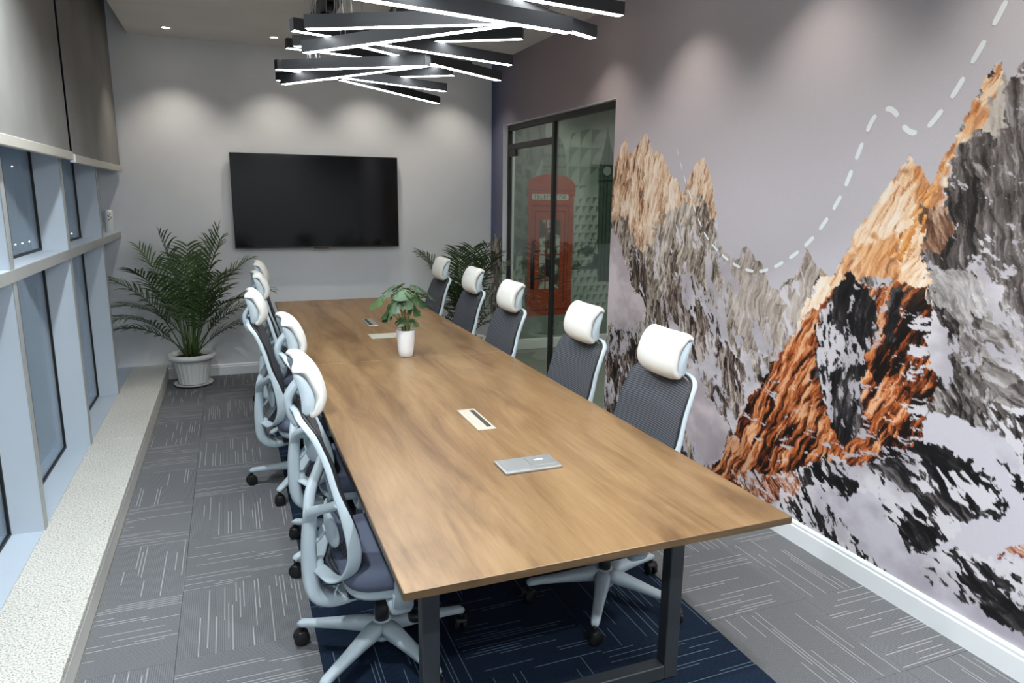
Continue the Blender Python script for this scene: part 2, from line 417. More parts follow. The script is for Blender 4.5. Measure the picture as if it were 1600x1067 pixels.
# wall cheek that closes the far end by the window
# roller blinds
for k, (a, b, zb, lab) in enumerate([(4.945, 6.975, 1.857, 'grey roller blind half lowered next to the television wall'), (2.87, 4.885, 1.868, 'grey roller blind half lowered, second from the television wall'), (.8, 2.83, 1.865, 'grey roller blind half lowered beside the camera')]):
    r_ = tag(empty('roller_blind', (-.835, (a+b)/2, zb)), lab, 'blind', 'grey roller blinds')
    child('fabric', box(-.8375, -.8355, a+.004, b-.004, zb+.03, 3.36), M['blind'], r_)
    child('bottom_bar', box(-.852, -.822, a, b, zb, zb+.048, .004, 2), M['cream_bar'] if 'cream_bar' in M else M.setdefault('cream_bar', plaster('blind_bar', (0.52, 0.50, 0.44), .4, .03)), r_)
    child('end_cap', box(-.853, -.821, a-.008, a+.006, zb-.001, zb+.049, .003), M['trim'], r_)
    child('roller', mk(sweep_d([(-.85, a, 3.37), (-.85, b, 3.37)], .03, .03, (1, 0, 0), 12, p=2)), M['alu_box'], r_)

# ------------------------------------------------------------------ NOISE
def vnoise(x, y, seed):
    g = np.random.RandomState(seed).rand(128, 128)
    xi = np.floor(x).astype(int); yi = np.floor(y).astype(int); fx = x-xi; fy = y-yi
    fx = fx*fx*fx*(fx*(fx*6-15)+10); fy = fy*fy*fy*(fy*(fy*6-15)+10)
    a = g[xi % 128, yi % 128]; b = g[(xi+1) % 128, yi % 128]; c = g[xi % 128, (yi+1) % 128]; d = g[(xi+1) % 128, (yi+1) % 128]
    return (a*(1-fx)+b*fx)*(1-fy)+(c*(1-fx)+d*fx)*fy
def fbm(x, y, seed, octv=5, gain=.5):
    s = 0; a = 1; tot = 0
    for o in range(octv):
        s = s+a*vnoise(x*2**o+13.7*o, y*2**o+7.3*o, seed+o); tot += a; a *= gain
    return s/tot
def ridged(x, y, seed, octv=5, gain=.55):
    s = 0; a = 1; tot = 0
    for o in range(octv):
        s = s+a*(1-np.abs(2*vnoise(x*2**o+5.1*o, y*2**o+9.2*o, seed+o)-1)); tot += a; a *= gain
    return s/tot
def inpoly(x, y, poly):
    r = np.zeros(x.shape, bool); n = len(poly)
    for i in range(n):
        x0, y0 = poly[i]; x1, y1 = poly[(i+1) % n]
        if y0 == y1: continue
        c = ((y0 > y) != (y1 > y)) & (x < (x1-x0)*(y-y0)/(y1-y0)+x0); r ^= c
    return r
def smooth(a, lo, hi):
    t = np.clip((a-lo)/(hi-lo), 0, 1); return t*t*(3-2*t)
def rampn(t, stops):
    t = np.clip(t, 0, 1); ps = [p for p, c in stops]
    return np.stack([np.interp(t, ps, [c[k] for p, c in stops]) for k in range(3)], -1)
def lerp(a, b, m): return a*(1-m[..., None])+b*m[..., None]
def C(h): return np.array([int(h[i:i+2], 16)/255 for i in (0, 2, 4)])

def grid_mesh(U, V, pos, cols, gain):
    """U, V 1-D coordinate lists; pos(u, v) -> arrays x, y, z; cols sRGB (nu, nv, 3)"""
    nu, nv = len(U), len(V); uu, vv = np.meshgrid(U, V, indexing='ij')
    xyz = np.stack(pos(uu, vv), -1).reshape(-1, 3)
    idx = np.arange(nu*nv).reshape(nu, nv)
    q = np.stack([idx[:-1, :-1], idx[:-1, 1:], idx[1:, 1:], idx[1:, :-1]], -1).reshape(-1, 4)
    return xyz, q, np.clip(cols, 0, 1).reshape(-1, 3)
def grids_to_mesh(parts, gain=1.0):
    xs, qs, cs, k = [], [], [], 0
    for x, q, c in parts: xs.append(x); qs.append(q+k); cs.append(c); k += len(x)
    X = np.concatenate(xs); Q = np.concatenate(qs); Cc = np.concatenate(cs)
    me = bpy.data.meshes.new('print')
    me.vertices.add(len(X)); me.vertices.foreach_set('co', X.astype(np.float32).ravel())
    me.loops.add(Q.size); me.loops.foreach_set('vertex_index', Q.astype(np.int32).ravel())
    me.polygons.add(len(Q)); me.polygons.foreach_set('loop_start', np.arange(0, Q.size, 4, dtype=np.int32))
    me.update(calc_edges=True)
    at = me.color_attributes.new('print', 'FLOAT_COLOR', 'POINT')
    lin = np.where(Cc <= .04045, Cc/12.92, ((Cc+.055)/1.055)**2.4)*gain
    at.data.foreach_set('color', np.concatenate([lin, np.ones((len(lin), 1))], 1).astype(np.float32).ravel())
    return me

# ------------------------------------------------------------------ MOUNTAIN MURAL
XM = XR-.0015
def wp(pts): return [(lambda v: (v.y, v.z))(px_x(p, XM)) for p in pts]
def worley(u, v, seed):
    """nearest-cell noise: cell random value and offset inside the cell"""
    R = np.random.RandomState(seed); jx, jy, val = R.rand(128, 128), R.rand(128, 128), R.rand(128, 128)
    iu, iv = np.floor(u).astype(int), np.floor(v).astype(int)
    best = np.full(u.shape, 9.); r = np.zeros(u.shape); ou = np.zeros(u.shape)
    for a in (-1, 0, 1):
        for b in (-1, 0, 1):
            cu, cv = (iu+a) % 128, (iv+b) % 128
            du = iu+a+jx[cu, cv]-u; dv = iv+b+jy[cu, cv]-v; d = du*du+dv*dv
            m = d < best; best = np.where(m, d, best); r = np.where(m, val[cu, cv], r); ou = np.where(m, dv, ou)
    return r, ou
def paint_mural(Y, Z):
    """printed picture as a function of position on the wall (metres)"""
    w1 = fbm(Y*7, Z*7, 11, 4)-.5; w2 = fbm(Y*7, Z*7, 31, 4)-.5
    f1 = fbm(Y*38, Z*38, 51, 3)-.5; f2 = fbm(Y*38, Z*38, 71, 3)-.5
    big = fbm(Y*2.6, Z*2.6, 91, 4)
    yy = Y+.030*w1+.022*f1; zz = Z+.030*w2+.022*f2      # ragged outlines
    yi = Y+.085*w1+.065*f1; zi = Z+.075*w2+.055*f2      # looser outlines inside the massif
    t = (Y-1.3)/5.7
    sky = rampn(t, [(0, C('c9c6cc')), (.25, C('c8c4ca')), (.45, C('c2bcc2')), (.6, C('b8adaf')), (.8, C('a4979c')), (.92, C('7d7787')), (1, C('4e5878'))])
    out = sky.copy()
    sc_a, sc_b = C('d4cfd3'), C('b3adb3')
    snow_all = sc_a+(sc_b-sc_a)*smooth(fbm(Y*4, Z*5, 93, 5), .38, .70)[..., None]
    def inp(pts, loose=True): return inpoly(yi if loose else yy, zi if loose else zz, wp(pts))
    def tones(m, ang, along, across, seed, contrast):
        y, z = Y[m], Z[m]; c, s_ = math.cos(ang), math.sin(ang); a = y*c+z*s_; b = -y*s_+z*c
        wa = (fbm(a*7, b*7, seed+3, 4)-.5); wb = (fbm(a*9+9, b*9, seed+5, 4)-.5); a = a+wa*.10; b = b+wb*.055
        along = along*1.55; across = across*1.75
        r1, o1 = worley(a*along, b*across, seed); r2, o2 = worley(a*along*2.3+7, b*across*2.5, seed+1); r3, o3 = worley(a*along*5.2+3, b*across*5.4, seed+2)
        n = fbm(a*along*3, b*across*5, seed+9, 4, .6)
        return .5+contrast*((r1-.5)*.50+(r2-.5)*.46+(r3-.5)*.34+(n-.5)*.8+o2*.18+o1*.12+(big[m]-.5)*.5)
    def rock(m, ang, along, across, seed, stops, contrast=1., snow=None, warm=None):
        if not m.any(): return
        col = rampn(tones(m, ang, along, across, seed, contrast), stops)
        if warm is not None:
            wst, wm = warm; cw = rampn(tones(m, ang, along, across, seed+300, contrast), wst); k = wm[m][:, None]; col = col*(1-k)+cw*k
        if snow is not None:
            thr, sang, su, sv, fld = snow; y, z = Y[m], Z[m]; c, s_ = math.cos(sang), math.sin(sang); a = y*c+z*s_+.05*w1[m]; b = -y*s_+z*c+.05*w2[m]
            su = su*1.7; sv = sv*1.9
            r1, _ = worley(a*su, b*sv, seed+60); r2, _ = worley(a*su*2.4, b*sv*2.4, seed+61); n = fbm(a*su*.6, b*sv*.6, seed+62, 5, .62)
            q = n+.22*(r1-.5)+.20*(r2-.5)
            if fld is not None: q = q+fld[m]
            k = smooth(q, thr-.018, thr+.018)[:, None]; col = col*(1-k)+snow_all[m]*1.02*k
        out[m] = col
    def snowfield(m, tint=(1, 1, 1)): out[m] = snow_all[m]*np.array(tint)
    TAUPE = [(0, C('2f2823')), (.22, C('5e5248')), (.45, C('8f8274')), (.68, C('b5a99c')), (.9, C('d2c9c0')), (1, C('ded6cf'))]
    WARM = [(0, C('5a3d2c')), (.22, C('b08463')), (.45, C('dcb592')), (.7, C('efd5bb')), (1, C('f8e9d9'))]
    PALE = [(0, C('6d6058')), (.3, C('9b8d82')), (.6, C('bdb1a7')), (1, C('d9d0ca'))]
    GREY = [(0, C('1f1c1b')), (.25, C('4d4643')), (.5, C('7f7773')), (.75, C('aaa39f')), (1, C('d0cbca'))]
    CLIFF = [(0, C('1c1918')), (.3, C('3b3532')), (.55, C('5d5552')), (.8, C('827a77')), (1, C('a9a3a1'))]
    LIT = [(0, C('9a5a34')), (.14, C('cf8a56')), (.28, C('f0c79c')), (.48, C('f9ddbd')), (.75, C('fdeedb')), (1, C('fdf3e4'))]
    ORANGE = [(0, C('0f0b0a')), (.26, C('2b160e')), (.40, C('6b3116')), (.58, C('a9552a')), (.76, C('cf7d48')), (1, C('eab48a'))]
    BLACK = [(0, C('0d0c0d')), (.5, C('1f1d1e')), (.78, C('3d393a')), (1, C('6d6665'))]
    # ---- far left range, taupe rock with sunlit tips
    sl = [(940, 330), (955, 300), (960, 262), (966, 240), (978, 215), (982, 238), (988, 241), (1000, 222), (1005, 211), (1011, 209), (1016, 228), (1020, 241), (1026, 236), (1036, 239), (1042, 262), (1047, 273), (1058, 280), (1064, 302), (1072, 291), (1080, 270), (1090, 251), (1100, 246), (1106, 262), (1112, 290), (1118, 330), (1121, 365), (1126, 385), (1140, 402), (1152, 405), (1157, 391), (1166, 384), (1173, 392), (1181, 407), (1191, 411), (1196, 431), (1206, 449), (1216, 453), (1226, 440), (1240, 431), (1252, 410), (1258, 390), (1266, 404), (1274, 416), (1300, 440), (1330, 520), (1300, 1100), (900, 1100)]
    tip = np.interp(Y, *zip(*sorted([(v.y, v.z) for v in [px_x(p, XM) for p in ((955, 340), (1000, 380), (1040, 370), (1070, 340), (1105, 345), (1150, 330), (1275, 480))]])))
    wm = smooth(Z-tip+.55*w1+.25*f1, -.02, .10)*.9
    sA = (.02-.30*smooth(Z-tip, -.15, .1))+.16*smooth(tip-Z, .25, .75)
    rock(inp(sl, False), 1.74, 3.2, 11, 101, TAUPE, 1.0, (.625, 1.2, 5, 13, sA), (WARM, wm))
    rock(inp([(1120, 392), (1150, 405), (1175, 392), (1196, 431), (1216, 455), (1240, 431), (1258, 390), (1280, 420), (1275, 470), (1240, 520), (1210, 560), (1170, 545), (1140, 500), (1125, 450)]) & inp(sl, False), 1.7, 3.4, 12, 171, PALE, .8, (.66, 1.0, 5, 13, None))
    rock(inp([(985, 380), (1000, 390), (1012, 420), (1020, 460), (1040, 500), (1030, 540), (1010, 500), (995, 460), (982, 430)]), 1.5, 4, 13, 191, [(0, C('1a1512')), (.4, C('40362f')), (.7, C('75685d')), (1, C('b3a79c'))], 1.0, (.66, 1., 6, 14, None))
    for poly in ([(950, 350), (966, 372), (978, 400), (982, 430), (992, 450), (1002, 470), (1010, 488), (1000, 500), (975, 510), (962, 500), (945, 520)], [(1065, 580), (1095, 590), (1115, 640), (1140, 668), (1130, 700), (1105, 735), (1080, 690), (1062, 640)]):
        snowfield(inp(poly), (1, .965, .955))
    rock(inp([(948, 530), (962, 512), (990, 520), (1000, 560), (1030, 590), (1040, 640), (1062, 690), (1080, 730), (1000, 720), (940, 650)]), 1.55, 4, 11, 201, [(0, C('120e0d')), (.4, C('332923')), (.65, C('6d5d53')), (1, C('b8aaa4'))], 1.1, (.60, 1.3, 6, 13, None))
    rock(inp([(1030, 470), (1060, 430), (1085, 430), (1110, 470), (1125, 520), (1155, 560), (1170, 600), (1155, 655), (1130, 655), (1100, 600), (1060, 570)]), 1.35, 3.6, 11, 221, [(0, C('1d1715')), (.35, C('4d4039')), (.6, C('85756a')), (1, C('c4b8b2'))], 1.1, (.575, 1.1, 6, 13, None))
    # ---- right massif
    sr = [(1240, 530), (1255, 480), (1276, 428), (1283, 432), (1300, 429), (1310, 415), (1320, 390), (1331, 375), (1345, 350), (1360, 335), (1371, 310), (1390, 290), (1405, 268), (1415, 255), (1423, 242), (1431, 258), (1438, 262), (1445, 278), (1449, 290), (1458, 280), (1466, 265), (1476, 245), (1490, 225), (1500, 200), (1512, 178), (1526, 150), (1540, 120), (1552, 103), (1560, 97), (1567, 112), (1576, 126), (1583, 112), (1592, 100), (1605, 88), (1700, 40), (1900, 300), (1900, 1400), (1150, 1000)]
    mR = inp(sr, False)
    rock(mR, 1.05, 3.4, 9, 241, GREY, 1.0, (.53, 1.0, 4.5, 10, None))
    rock(inp([(1506, 236), (1520, 225), (1545, 222), (1566, 190), (1572, 130), (1590, 100), (1700, 40), (1900, 300), (1800, 560), (1600, 500), (1575, 470), (1545, 440), (1520, 400), (1475, 440), (1436, 405), (1442, 355), (1462, 335), (1480, 300)]) & mR, 1.32, 2.2, 10, 281, CLIFF, .9, (.705, .5, 9, 20, None))
    rock(inp([(1448, 415), (1480, 425), (1520, 430), (1545, 470), (1560, 520), (1540, 520), (1500, 500), (1470, 480)]), .9, 5, 10, 311, [(0, C('7d7674')), (.4, C('aaa4a2')), (1, C('d9d5d5'))], .8)
    litp = ([(1240, 520), (1255, 478), (1276, 428), (1300, 429), (1310, 415), (1331, 375), (1345, 350), (1371, 310), (1405, 268), (1423, 242), (1438, 262), (1449, 290), (1452, 310), (1440, 345), (1436, 400), (1452, 430), (1458, 490), (1440, 520), (1425, 450), (1395, 440), (1350, 430), (1320, 455), (1280, 475)], [(1449, 290), (1466, 265), (1490, 225), (1512, 178), (1540, 120), (1560, 97), (1570, 115), (1560, 150), (1548, 200), (1515, 225), (1500, 240), (1480, 285), (1466, 320), (1445, 335)])
    og = smooth(fbm(Y*6, Z*6, 345, 5), .56, .66)*.7
    for poly in litp: rock(inp(poly) & mR, 1.98, 2.6, 12, 321, LIT, .78, None, ([(0, C('6e3417')), (.3, C('b4622c')), (.6, C('e0985a')), (1, C('f4c594'))], og))
    rock(inp([(1563, 108), (1582, 150), (1580, 190), (1548, 205), (1550, 160)]) & mR, 1.4, 3, 10, 341, [(0, C('8b837b')), (.5, C('c4bab0')), (1, C('e8dfd4'))], .7)
    rock(inp([(1448, 292), (1462, 288), (1448, 330), (1425, 370), (1402, 410), (1385, 400), (1410, 370), (1432, 330)]) & mR, 2.1, 2.4, 12, 351, [(0, C('8a4018')), (.4, C('cf7f38')), (.7, C('ecae6c')), (1, C('f8d9b0'))], .8)
    rock(inp([(1440, 330), (1456, 318), (1480, 330), (1488, 372), (1470, 395), (1440, 385)]) & mR, 1.2, 3, 11, 355, [(0, C('5a3d2d')), (.4, C('a07a62')), (.7, C('cdae98')), (1, C('ecdccb'))], .9)
    # ---- orange brown foreground mountain
    mM = inp([(1112, 745), (1132, 700), (1150, 668), (1172, 625), (1200, 580), (1226, 545), (1245, 520), (1280, 475), (1300, 455), (1330, 425), (1345, 445), (1370, 452), (1395, 440), (1420, 445), (1452, 440), (1458, 500), (1452, 560), (1458, 600), (1450, 640), (1440, 690), (1400, 715), (1340, 735), (1290, 722), (1262, 735), (1225, 745), (1190, 770), (1160, 790)])
    yc = px_x((1300, 600), XM).y
    pale = smooth(Z+.25*w1, 1.12, 1.62)*.62
    sM = -.16+.17*smooth(yc-Y+.3*w2, -.05, .2)
    rock(mM, 2.03, 1.9, 9.5, 361, ORANGE, 1.3, (.62, -.10, 7, 22, sM), ([(0, C('3a1c10')), (.3, C('9a5530')), (.6, C('dd9f70')), (1, C('fae2c6'))], pale))
    rock(inp([(1310, 440), (1330, 418), (1345, 450), (1372, 470), (1368, 520), (1352, 560), (1350, 640), (1338, 690), (1310, 705), (1290, 650), (1278, 590), (1270, 520), (1286, 480)]), 1.6, 3, 9, 401, BLACK, 1., (.645, 1.3, 6, 13, None))
    rock(inp([(1395, 450), (1415, 455), (1408, 500), (1390, 540), (1375, 530), (1385, 490)]), 1.9, 3, 9, 411, BLACK, 1.)
    rock(inp([(1440, 560), (1456, 590), (1452, 640), (1430, 690), (1400, 690), (1380, 650), (1410, 600)]), 1.9, 3, 9, 415, ORANGE, 1.2, (.60, -.1, 7, 20, None))
    # ---- snowfield right and below
    snowfield(inp([(1455, 640), (1490, 650), (1530, 670), (1600, 680), (1900, 700), (1900, 1400), (1560, 1100), (1235, 830), (1180, 790), (1215, 745), (1290, 722), (1340, 735), (1400, 715), (1440, 690)]), (.97, .97, .99))
    rock(inp([(1455, 470), (1475, 500), (1490, 560), (1510, 600), (1530, 640), (1560, 690), (1600, 725), (1700, 760), (1700, 740), (1600, 690), (1580, 650), (1545, 600), (1525, 540), (1500, 500)]), 1.0, 3.4, 9, 431, GREY, 1.0, (.585, .9, 6, 13, None))
    rock(inp([(1520, 480), (1560, 500), (1600, 560), (1620, 640), (1580, 650), (1540, 600), (1525, 540)]), .5, 4, 9, 437, GREY, .8, (.575, .3, 5, 10, None))
    for poly, sd, thr, ang in (
        ([(1225, 745), (1262, 728), (1300, 722), (1345, 735), (1400, 712), (1440, 690), (1480, 705), (1520, 725), (1552, 745), (1560, 775), (1566, 812), (1530, 800), (1500, 815), (1488, 845), (1450, 868), (1425, 860), (1405, 830), (1385, 805), (1395, 780), (1340, 770), (1325, 785), (1300, 775)], 451, .575, .50),
        ([(1190, 770), (1225, 740), (1265, 735), (1275, 775), (1325, 830), (1360, 870), (1392, 900), (1350, 880), (1290, 838), (1250, 815)], 471, .52, .85),
        ([(1442, 885), (1470, 866), (1500, 862), (1550, 868), (1600, 885), (1800, 930), (1800, 1100), (1600, 985), (1560, 965), (1530, 945), (1480, 925), (1450, 912)], 491, .57, .35),
        ([(1555, 720), (1600, 735), (1800, 800), (1800, 850), (1600, 775), (1570, 745)], 511, .57, .6)):
        rock(inp(poly), ang, 3, 9, sd, BLACK, 1., (thr, ang, 5, 12, None))
    RUB = [(0, C('3a1d14')), (.3, C('8a4628')), (.55, C('c08d74')), (1, C('e2d3cd'))]
    rock(inp([(1140, 745), (1190, 735), (1240, 740), (1255, 760), (1235, 790), (1200, 790), (1170, 775)]), .6, 6, 14, 521, RUB, 1.1, (.56, .6, 8, 16, None))
    rock(inp([(1560, 862), (1600, 862), (1700, 880), (1700, 900), (1600, 880), (1575, 872)]), .4, 6, 14, 531, RUB, 1.)
    # the far end of the print, past the glass door: dark rock under the navy sky
    rock((Y > 6.5) & (zz < 1.30+.25*w1), 1.5, 4, 11, 541, GREY, 1.1)
    return out
def mgrid(U, V):
    uu, vv = np.meshgrid(U, V, indexing='ij')
    return grid_mesh(U, V, lambda a, b: (np.full_like(a, XM), a, b), paint_mural(uu, vv), 1)
def seg(a, b, s): return np.linspace(a, b, max(2, int(round((b-a)/s))+1))
Zf = seg(.10, ZC, .0045)
U1 = np.concatenate([seg(YB, 1.28, .03)[:-1], seg(1.28, DY0, .0046)])
parts = [mgrid(U1, Zf), mgrid(seg(DY0, DY1, .03), seg(DZ, ZC, .03)), mgrid(seg(DY1, YF, .008), seg(.10, ZC, .008))]
mural = obj('mountain_mural', grids_to_mesh(parts, .98), M['mural'])
tag(mural, 'wall-covering print of snowy mountains with a dashed white flight path', 'mural')
# the dashed path, printed in white
pathpx = [(1056, 226), (1064, 258), (1073, 290), (1082, 315), (1091, 342), (1103, 368), (1118, 388), (1135, 404), (1155, 417), (1180, 424), (1203, 420), (1226, 408), (1250, 391), (1275, 366), (1297, 335), (1317, 300), (1334, 258), (1349, 220), (1362, 190), (1374, 175), (1390, 170), (1402, 180), (1410, 195), (1422, 206), (1436, 206), (1452, 196), (1472, 172), (1492, 145), (1512, 110), (1535, 70), (1556, 33), (1572, 2), (1585, -25)]
cp = catmull([(px_x(p, XM-.0012).y, px_x(p, XM-.0012).z) for p in pathpx], 12)
cum = [0]
for a, b in zip(cp, cp[1:]): cum.append(cum[-1]+float(np.hypot(*(b-a))))
def at_len(s):
    i = min(max(np.searchsorted(cum, s)-1, 0), len(cp)-2); t = (s-cum[i])/max(1e-9, cum[i+1]-cum[i]); return cp[i]*(1-t)+cp[i+1]*t
s = 0.02; tot = cum[-1]; nd = 0
while s < tot:
    f = s/tot; L = .055+.028*f; wd = .0016+.0095*min(1, f*1.9)
    if f < .12: wd = .0014+.02*f
    e = min(s+L, tot); cs = [at_len(s+(e-s)*k/6) for k in range(7)]; V = []; k_ = 7
    for i, c_ in enumerate(cs):
        tdir = cs[min(i+1, 6)]-cs[max(i-1, 0)]; tdir = tdir/np.hypot(*tdir); nn = np.array([-tdir[1], tdir[0]])
        ww = wd*(.62 if i in (0, 6) else 1.0)
        for sgn in (1, -1): q = c_+nn*ww*sgn; V.append((XM-.0012, q[0], q[1]))
    Fd = [(2*i, 2*i+1, 2*i+3, 2*i+2) for i in range(6)]
    o = obj('path_dash', pyd(V, Fd), M['dash'], mural); nd += 1
    s = e+.040+.012*f

# ------------------------------------------------------------------ GLASS DOOR AND CORRIDOR
XD = XR+.065
door = empty('door_1', (XD, (DY0+DY1)/2, 0)); door['kind'] = 'structure'; door['category'] = 'door'; door['label'] = 'black-framed glass door with fixed side panel'
YM = 5.605
fr = child('door_frame', mk(join_data([box_d(XD-.02, XD+.02, DY0, DY1-.004, DZ-.052, DZ-.004), box_d(XD-.02, XD+.02, DY1-.036, DY1-.004, 0, DZ-.052), box_d(XD-.02, XD+.02, YM-.018, YM+.018, 0, DZ-.052), box_d(XD-.02, XD+.02, YM+.018, DY1-.036, 2.140, 2.192), box_d(XD-.012, XD+.012, DY0, YM-.018, 0, .02)]), False), M['frame_black'], door)
child('pane', box(XD-.005, XD+.005, DY0+.002, YM-.018, .02, DZ-.052), M['door_glass'], door)
child('pane', box(XD-.005, XD+.005, YM+.018, DY1-.036, 2.192, DZ-.052), M['door_glass'], door)
leaf = child('door_leaf', box(XD-.006, XD+.006, YM+.024, DY1-.042, .012, 2.136), M['door_glass'], door)
def child2(name, me, m, par):
    return obj(name, me, m, par)
child2('hinge_patch', box(XD-.018, XD+.018, DY1-.20, DY1-.042, 2.075, 2.139, .002), M['frame_black'], leaf)
child2('hinge_patch', box(XD-.018, XD+.018, DY1-.20, DY1-.042, .010, .07, .002), M['frame_black'], leaf)
child2('handle', mk(join_data([sweep_d([(XD-.075, 5.87, .86), (XD-.075, 5.87, 1.30)], .016, .016, (0, 1, 0), 10, p=3), tube_d([(XD-.075, 5.87, .96), (XD, 5.87, .96)], .009, 8), tube_d([(XD-.075, 5.87, 1.21), (XD, 5.87, 1.21)], .009, 8)])), M['black'], leaf)
child2('lock', box(XD-.03, XD+.03, YM+.005, YM+.075, 1.0, 1.16, .006, 2), M['black'], leaf)

YC = 7.15
struct('floor_corridor', box(XR-.02, 6.2, 3.2, YC, -.12, -.004), M['corr_floor'], 'grey floor of the corridor behind the glass door')
struct('wall_corridor', mk(join_data([box_d(XR+.12, 6.2, YC, YC+.1, -.1, 3.2), box_d(6.2, 6.3, 3.2, YC+.1, -.1, 3.2), box_d(XR+.12, 6.3, 3.1, 3.2, -.1, 3.2)]), False), M['wall'], 'corridor walls behind the glass door')
struct('ceiling_corridor', box(XR+.12, 6.2, 3.2, YC, 2.9, 3.0), M['ceiling'], 'corridor ceiling behind the glass door')
baseboard('baseboard_corridor', 6.2, YC, XR+.12, YC, .12, 'white corridor baseboard seen through the glass door')

YP = YC-.0015
def cp_(pts): return [(lambda v: (v.x, v.z))(px_y(p, YP)) for p in pts]
def paint_corr(X, Z):
    w1 = fbm(X*9, Z*9, 611, 4)-.5; f1 = fbm(X*30, Z*30, 621, 3)-.5
    out = lerp(np.broadcast_to(C('aebcb2'), X.shape+(3,)), np.broadcast_to(C('8d9d95'), X.shape+(3,)), smooth(fbm(X*2, Z*3, 601, 4), .35, .7))
    def P(pts, col, k=0): 
        nonlocal out
        m = inpoly(X+.02*w1*k, Z+.02*f1*k, cp_(pts)); c = col if isinstance(col, np.ndarray) and col.ndim == 3 else np.broadcast_to(col, X.shape+(3,))
        out = np.where(m[..., None], c, out); return m
    # street buildings on the left, windows in perspective rows
    a = (X-2.6)*1.0; rows = Z-.55*(X-2.6)*-1.0
    win = (np.mod(rows*5.2, 1) < .5) & (np.mod(X*9, 1) < .6)
    bl = np.where(win[..., None], C('59675f'), C('76857c'))*(1+.35*f1[..., None])
    P([(780, 150), (850, 150), (853, 235), (838, 270), (826, 300), (822, 500), (780, 500)], bl)
    ln = (np.mod((X-2.7)*7+Z*1.2, 1) < .18); bl2 = np.where(ln[..., None], C('4c5851'), C('687870'))*(1+.3*f1[..., None])
    P([(822, 150), (852, 150), (853, 235), (842, 262), (826, 255)], bl2)
    # domed building
    dm = np.where((np.mod(Z*9, 1) < .3)[..., None], C('5c6a62'), C('74837b'))*(1+.25*f1[..., None])
    P([(846, 285), (848, 250), (853, 225), (860, 214), (868, 210), (876, 216), (882, 232), (885, 255), (886, 290)], dm)
    # sparse triangles up high, dense triangles below
    cx_ = .135; cz = .15
    def tri(x, z, flip=False):
        u = np.mod(x, cx_)/cx_; v = np.mod(z, cz)/cz
        return (v > .12) & (u > .05) & (u < .12+.85*v*v) if not flip else (v > .06) & (u > .06) & (v < 1-.85*u*u)
    reg = inpoly(X, Z, cp_([(893, 208), (942, 196), (940, 235), (934, 262), (920, 275), (916, 292), (890, 300), (886, 262)]))
    colT = C('6d7f76')
    out = np.where((reg & tri(X, Z*.74))[..., None], colT, out)
    reg2 = inpoly(X, Z, cp_([(897, 312), (936, 306), (936, 400), (958, 420), (956, 500), (896, 505)])) | inpoly(X, Z, cp_([(797, 400), (820, 400), (820, 490), (797, 490)]))
    zz_ = Z; alt = np.mod(np.floor(X/.085)+np.floor(Z/.10), 2)
    u = np.mod(X+.0425*np.mod(np.floor(Z/.10), 2), .085)/.085; v = np.mod(Z, .10)/.10
    t2 = (u > .05) & (v > .06) & (u < .05+.9*np.clip(v-.06, 0, 1)**1.7) & (v < .97)
    out = np.where((reg2)[..., None], np.where(t2[..., None], C('75877e'), C('b3c2b9')), out)
    # crowd and trees at street level
    n = fbm(X*16, Z*10, 641, 5); m = inpoly(X, Z, cp_([(800, 375), (960, 372), (960, 420), (800, 425)]))
    out = np.where((m & (n > .5))[..., None], C('4c5a54')*(1+.5*f1[..., None]), out)
    # clock tower
    tw = np.where((np.mod(X*22, 1) < .35)[..., None], C('3f4f48'), C('55675f'))*(1+.25*f1[..., None])
    P([(950, 198), (953.5, 222), (956, 232), (959, 252), (960, 262), (962, 440), (933, 440), (935, 290), (935, 265), (939, 250), (944, 232), (946, 222)], tw)
    P([(936, 281), (961, 281), (961, 284), (936, 284)], C('34423c'))
    cc = px_y((949, 267), YP); d2 = (X-cc.x)**2+(Z-cc.z)**2
    out = np.where((d2 < .055**2)[..., None], C('9fb0a6'), out); out = np.where(((d2 < .062**2) & (d2 > .052**2))[..., None], C('2f3a35'), out)
    # pavement
    P([(780, 492), (980, 486), (980, 560), (780, 560)], C('93a39a')*(1+.1*f1[..., None]))
    # red telephone box
    v0 = px_y((823, 298), YP); v1 = px_y((899, 298), YP); zb = px_y((860, 492), YP).z; zt = px_y((860, 272), YP).z
    bx0, bx1 = v0.x, v1.x; W = bx1-bx0; zc_ = px_y((860, 290), YP).z
    U = (X-bx0)/W; red = C('b4523a'); dk = C('843424')
    body = (U > .03) & (U < .97) & (Z > zb) & (Z < zc_-.05)
    out = np.where(body[..., None], red*(1+.12*f1[..., None]), out)
    corn = (U > 0) & (U < 1) & (Z > zc_-.11) & (Z < zc_+.0); out = np.where(corn[..., None], C('ab4d36'), out)
    arch = ((X-(bx0+bx1)/2)/(W*.49))**2+((Z-zc_)/(zt-zc_))**2 < 1
    out = np.where((arch & (Z >= zc_))[..., None], C('a84a34'), out)
    out = np.where((corn & (np.mod(Z-zc_, .055) < .010))[..., None], dk, out)
    s0, s1 = px_y((832, 303), YP).z, px_y((832, 312), YP).z
    sgn = (U > .11) & (U < .86) & (Z < s0) & (Z > s1); out = np.where(sgn[..., None], C('cfd8d0'), out)
    frame = lambda a0, a1, z0, z1, t_: ((U > a0) & (U < a1) & (Z > z0) & (Z < z1)) & ~((U > a0+t_) & (U < a1-t_) & (Z > z0+t_*W) & (Z < z1-t_*W))
    for a0, a1, z0, z1 in ((.10, .88, zb+.06, s1-.06), (.17, .81, zb+.13, s1-.12)):
        out = np.where(frame(a0, a1, z0, z1, .022)[..., None], dk, out)
    gz0, gz1 = px_y((860, 452), YP).z, px_y((860, 344), YP).z
    gl = (U > .26) & (U < .72) & (Z > gz0) & (Z < gz1)
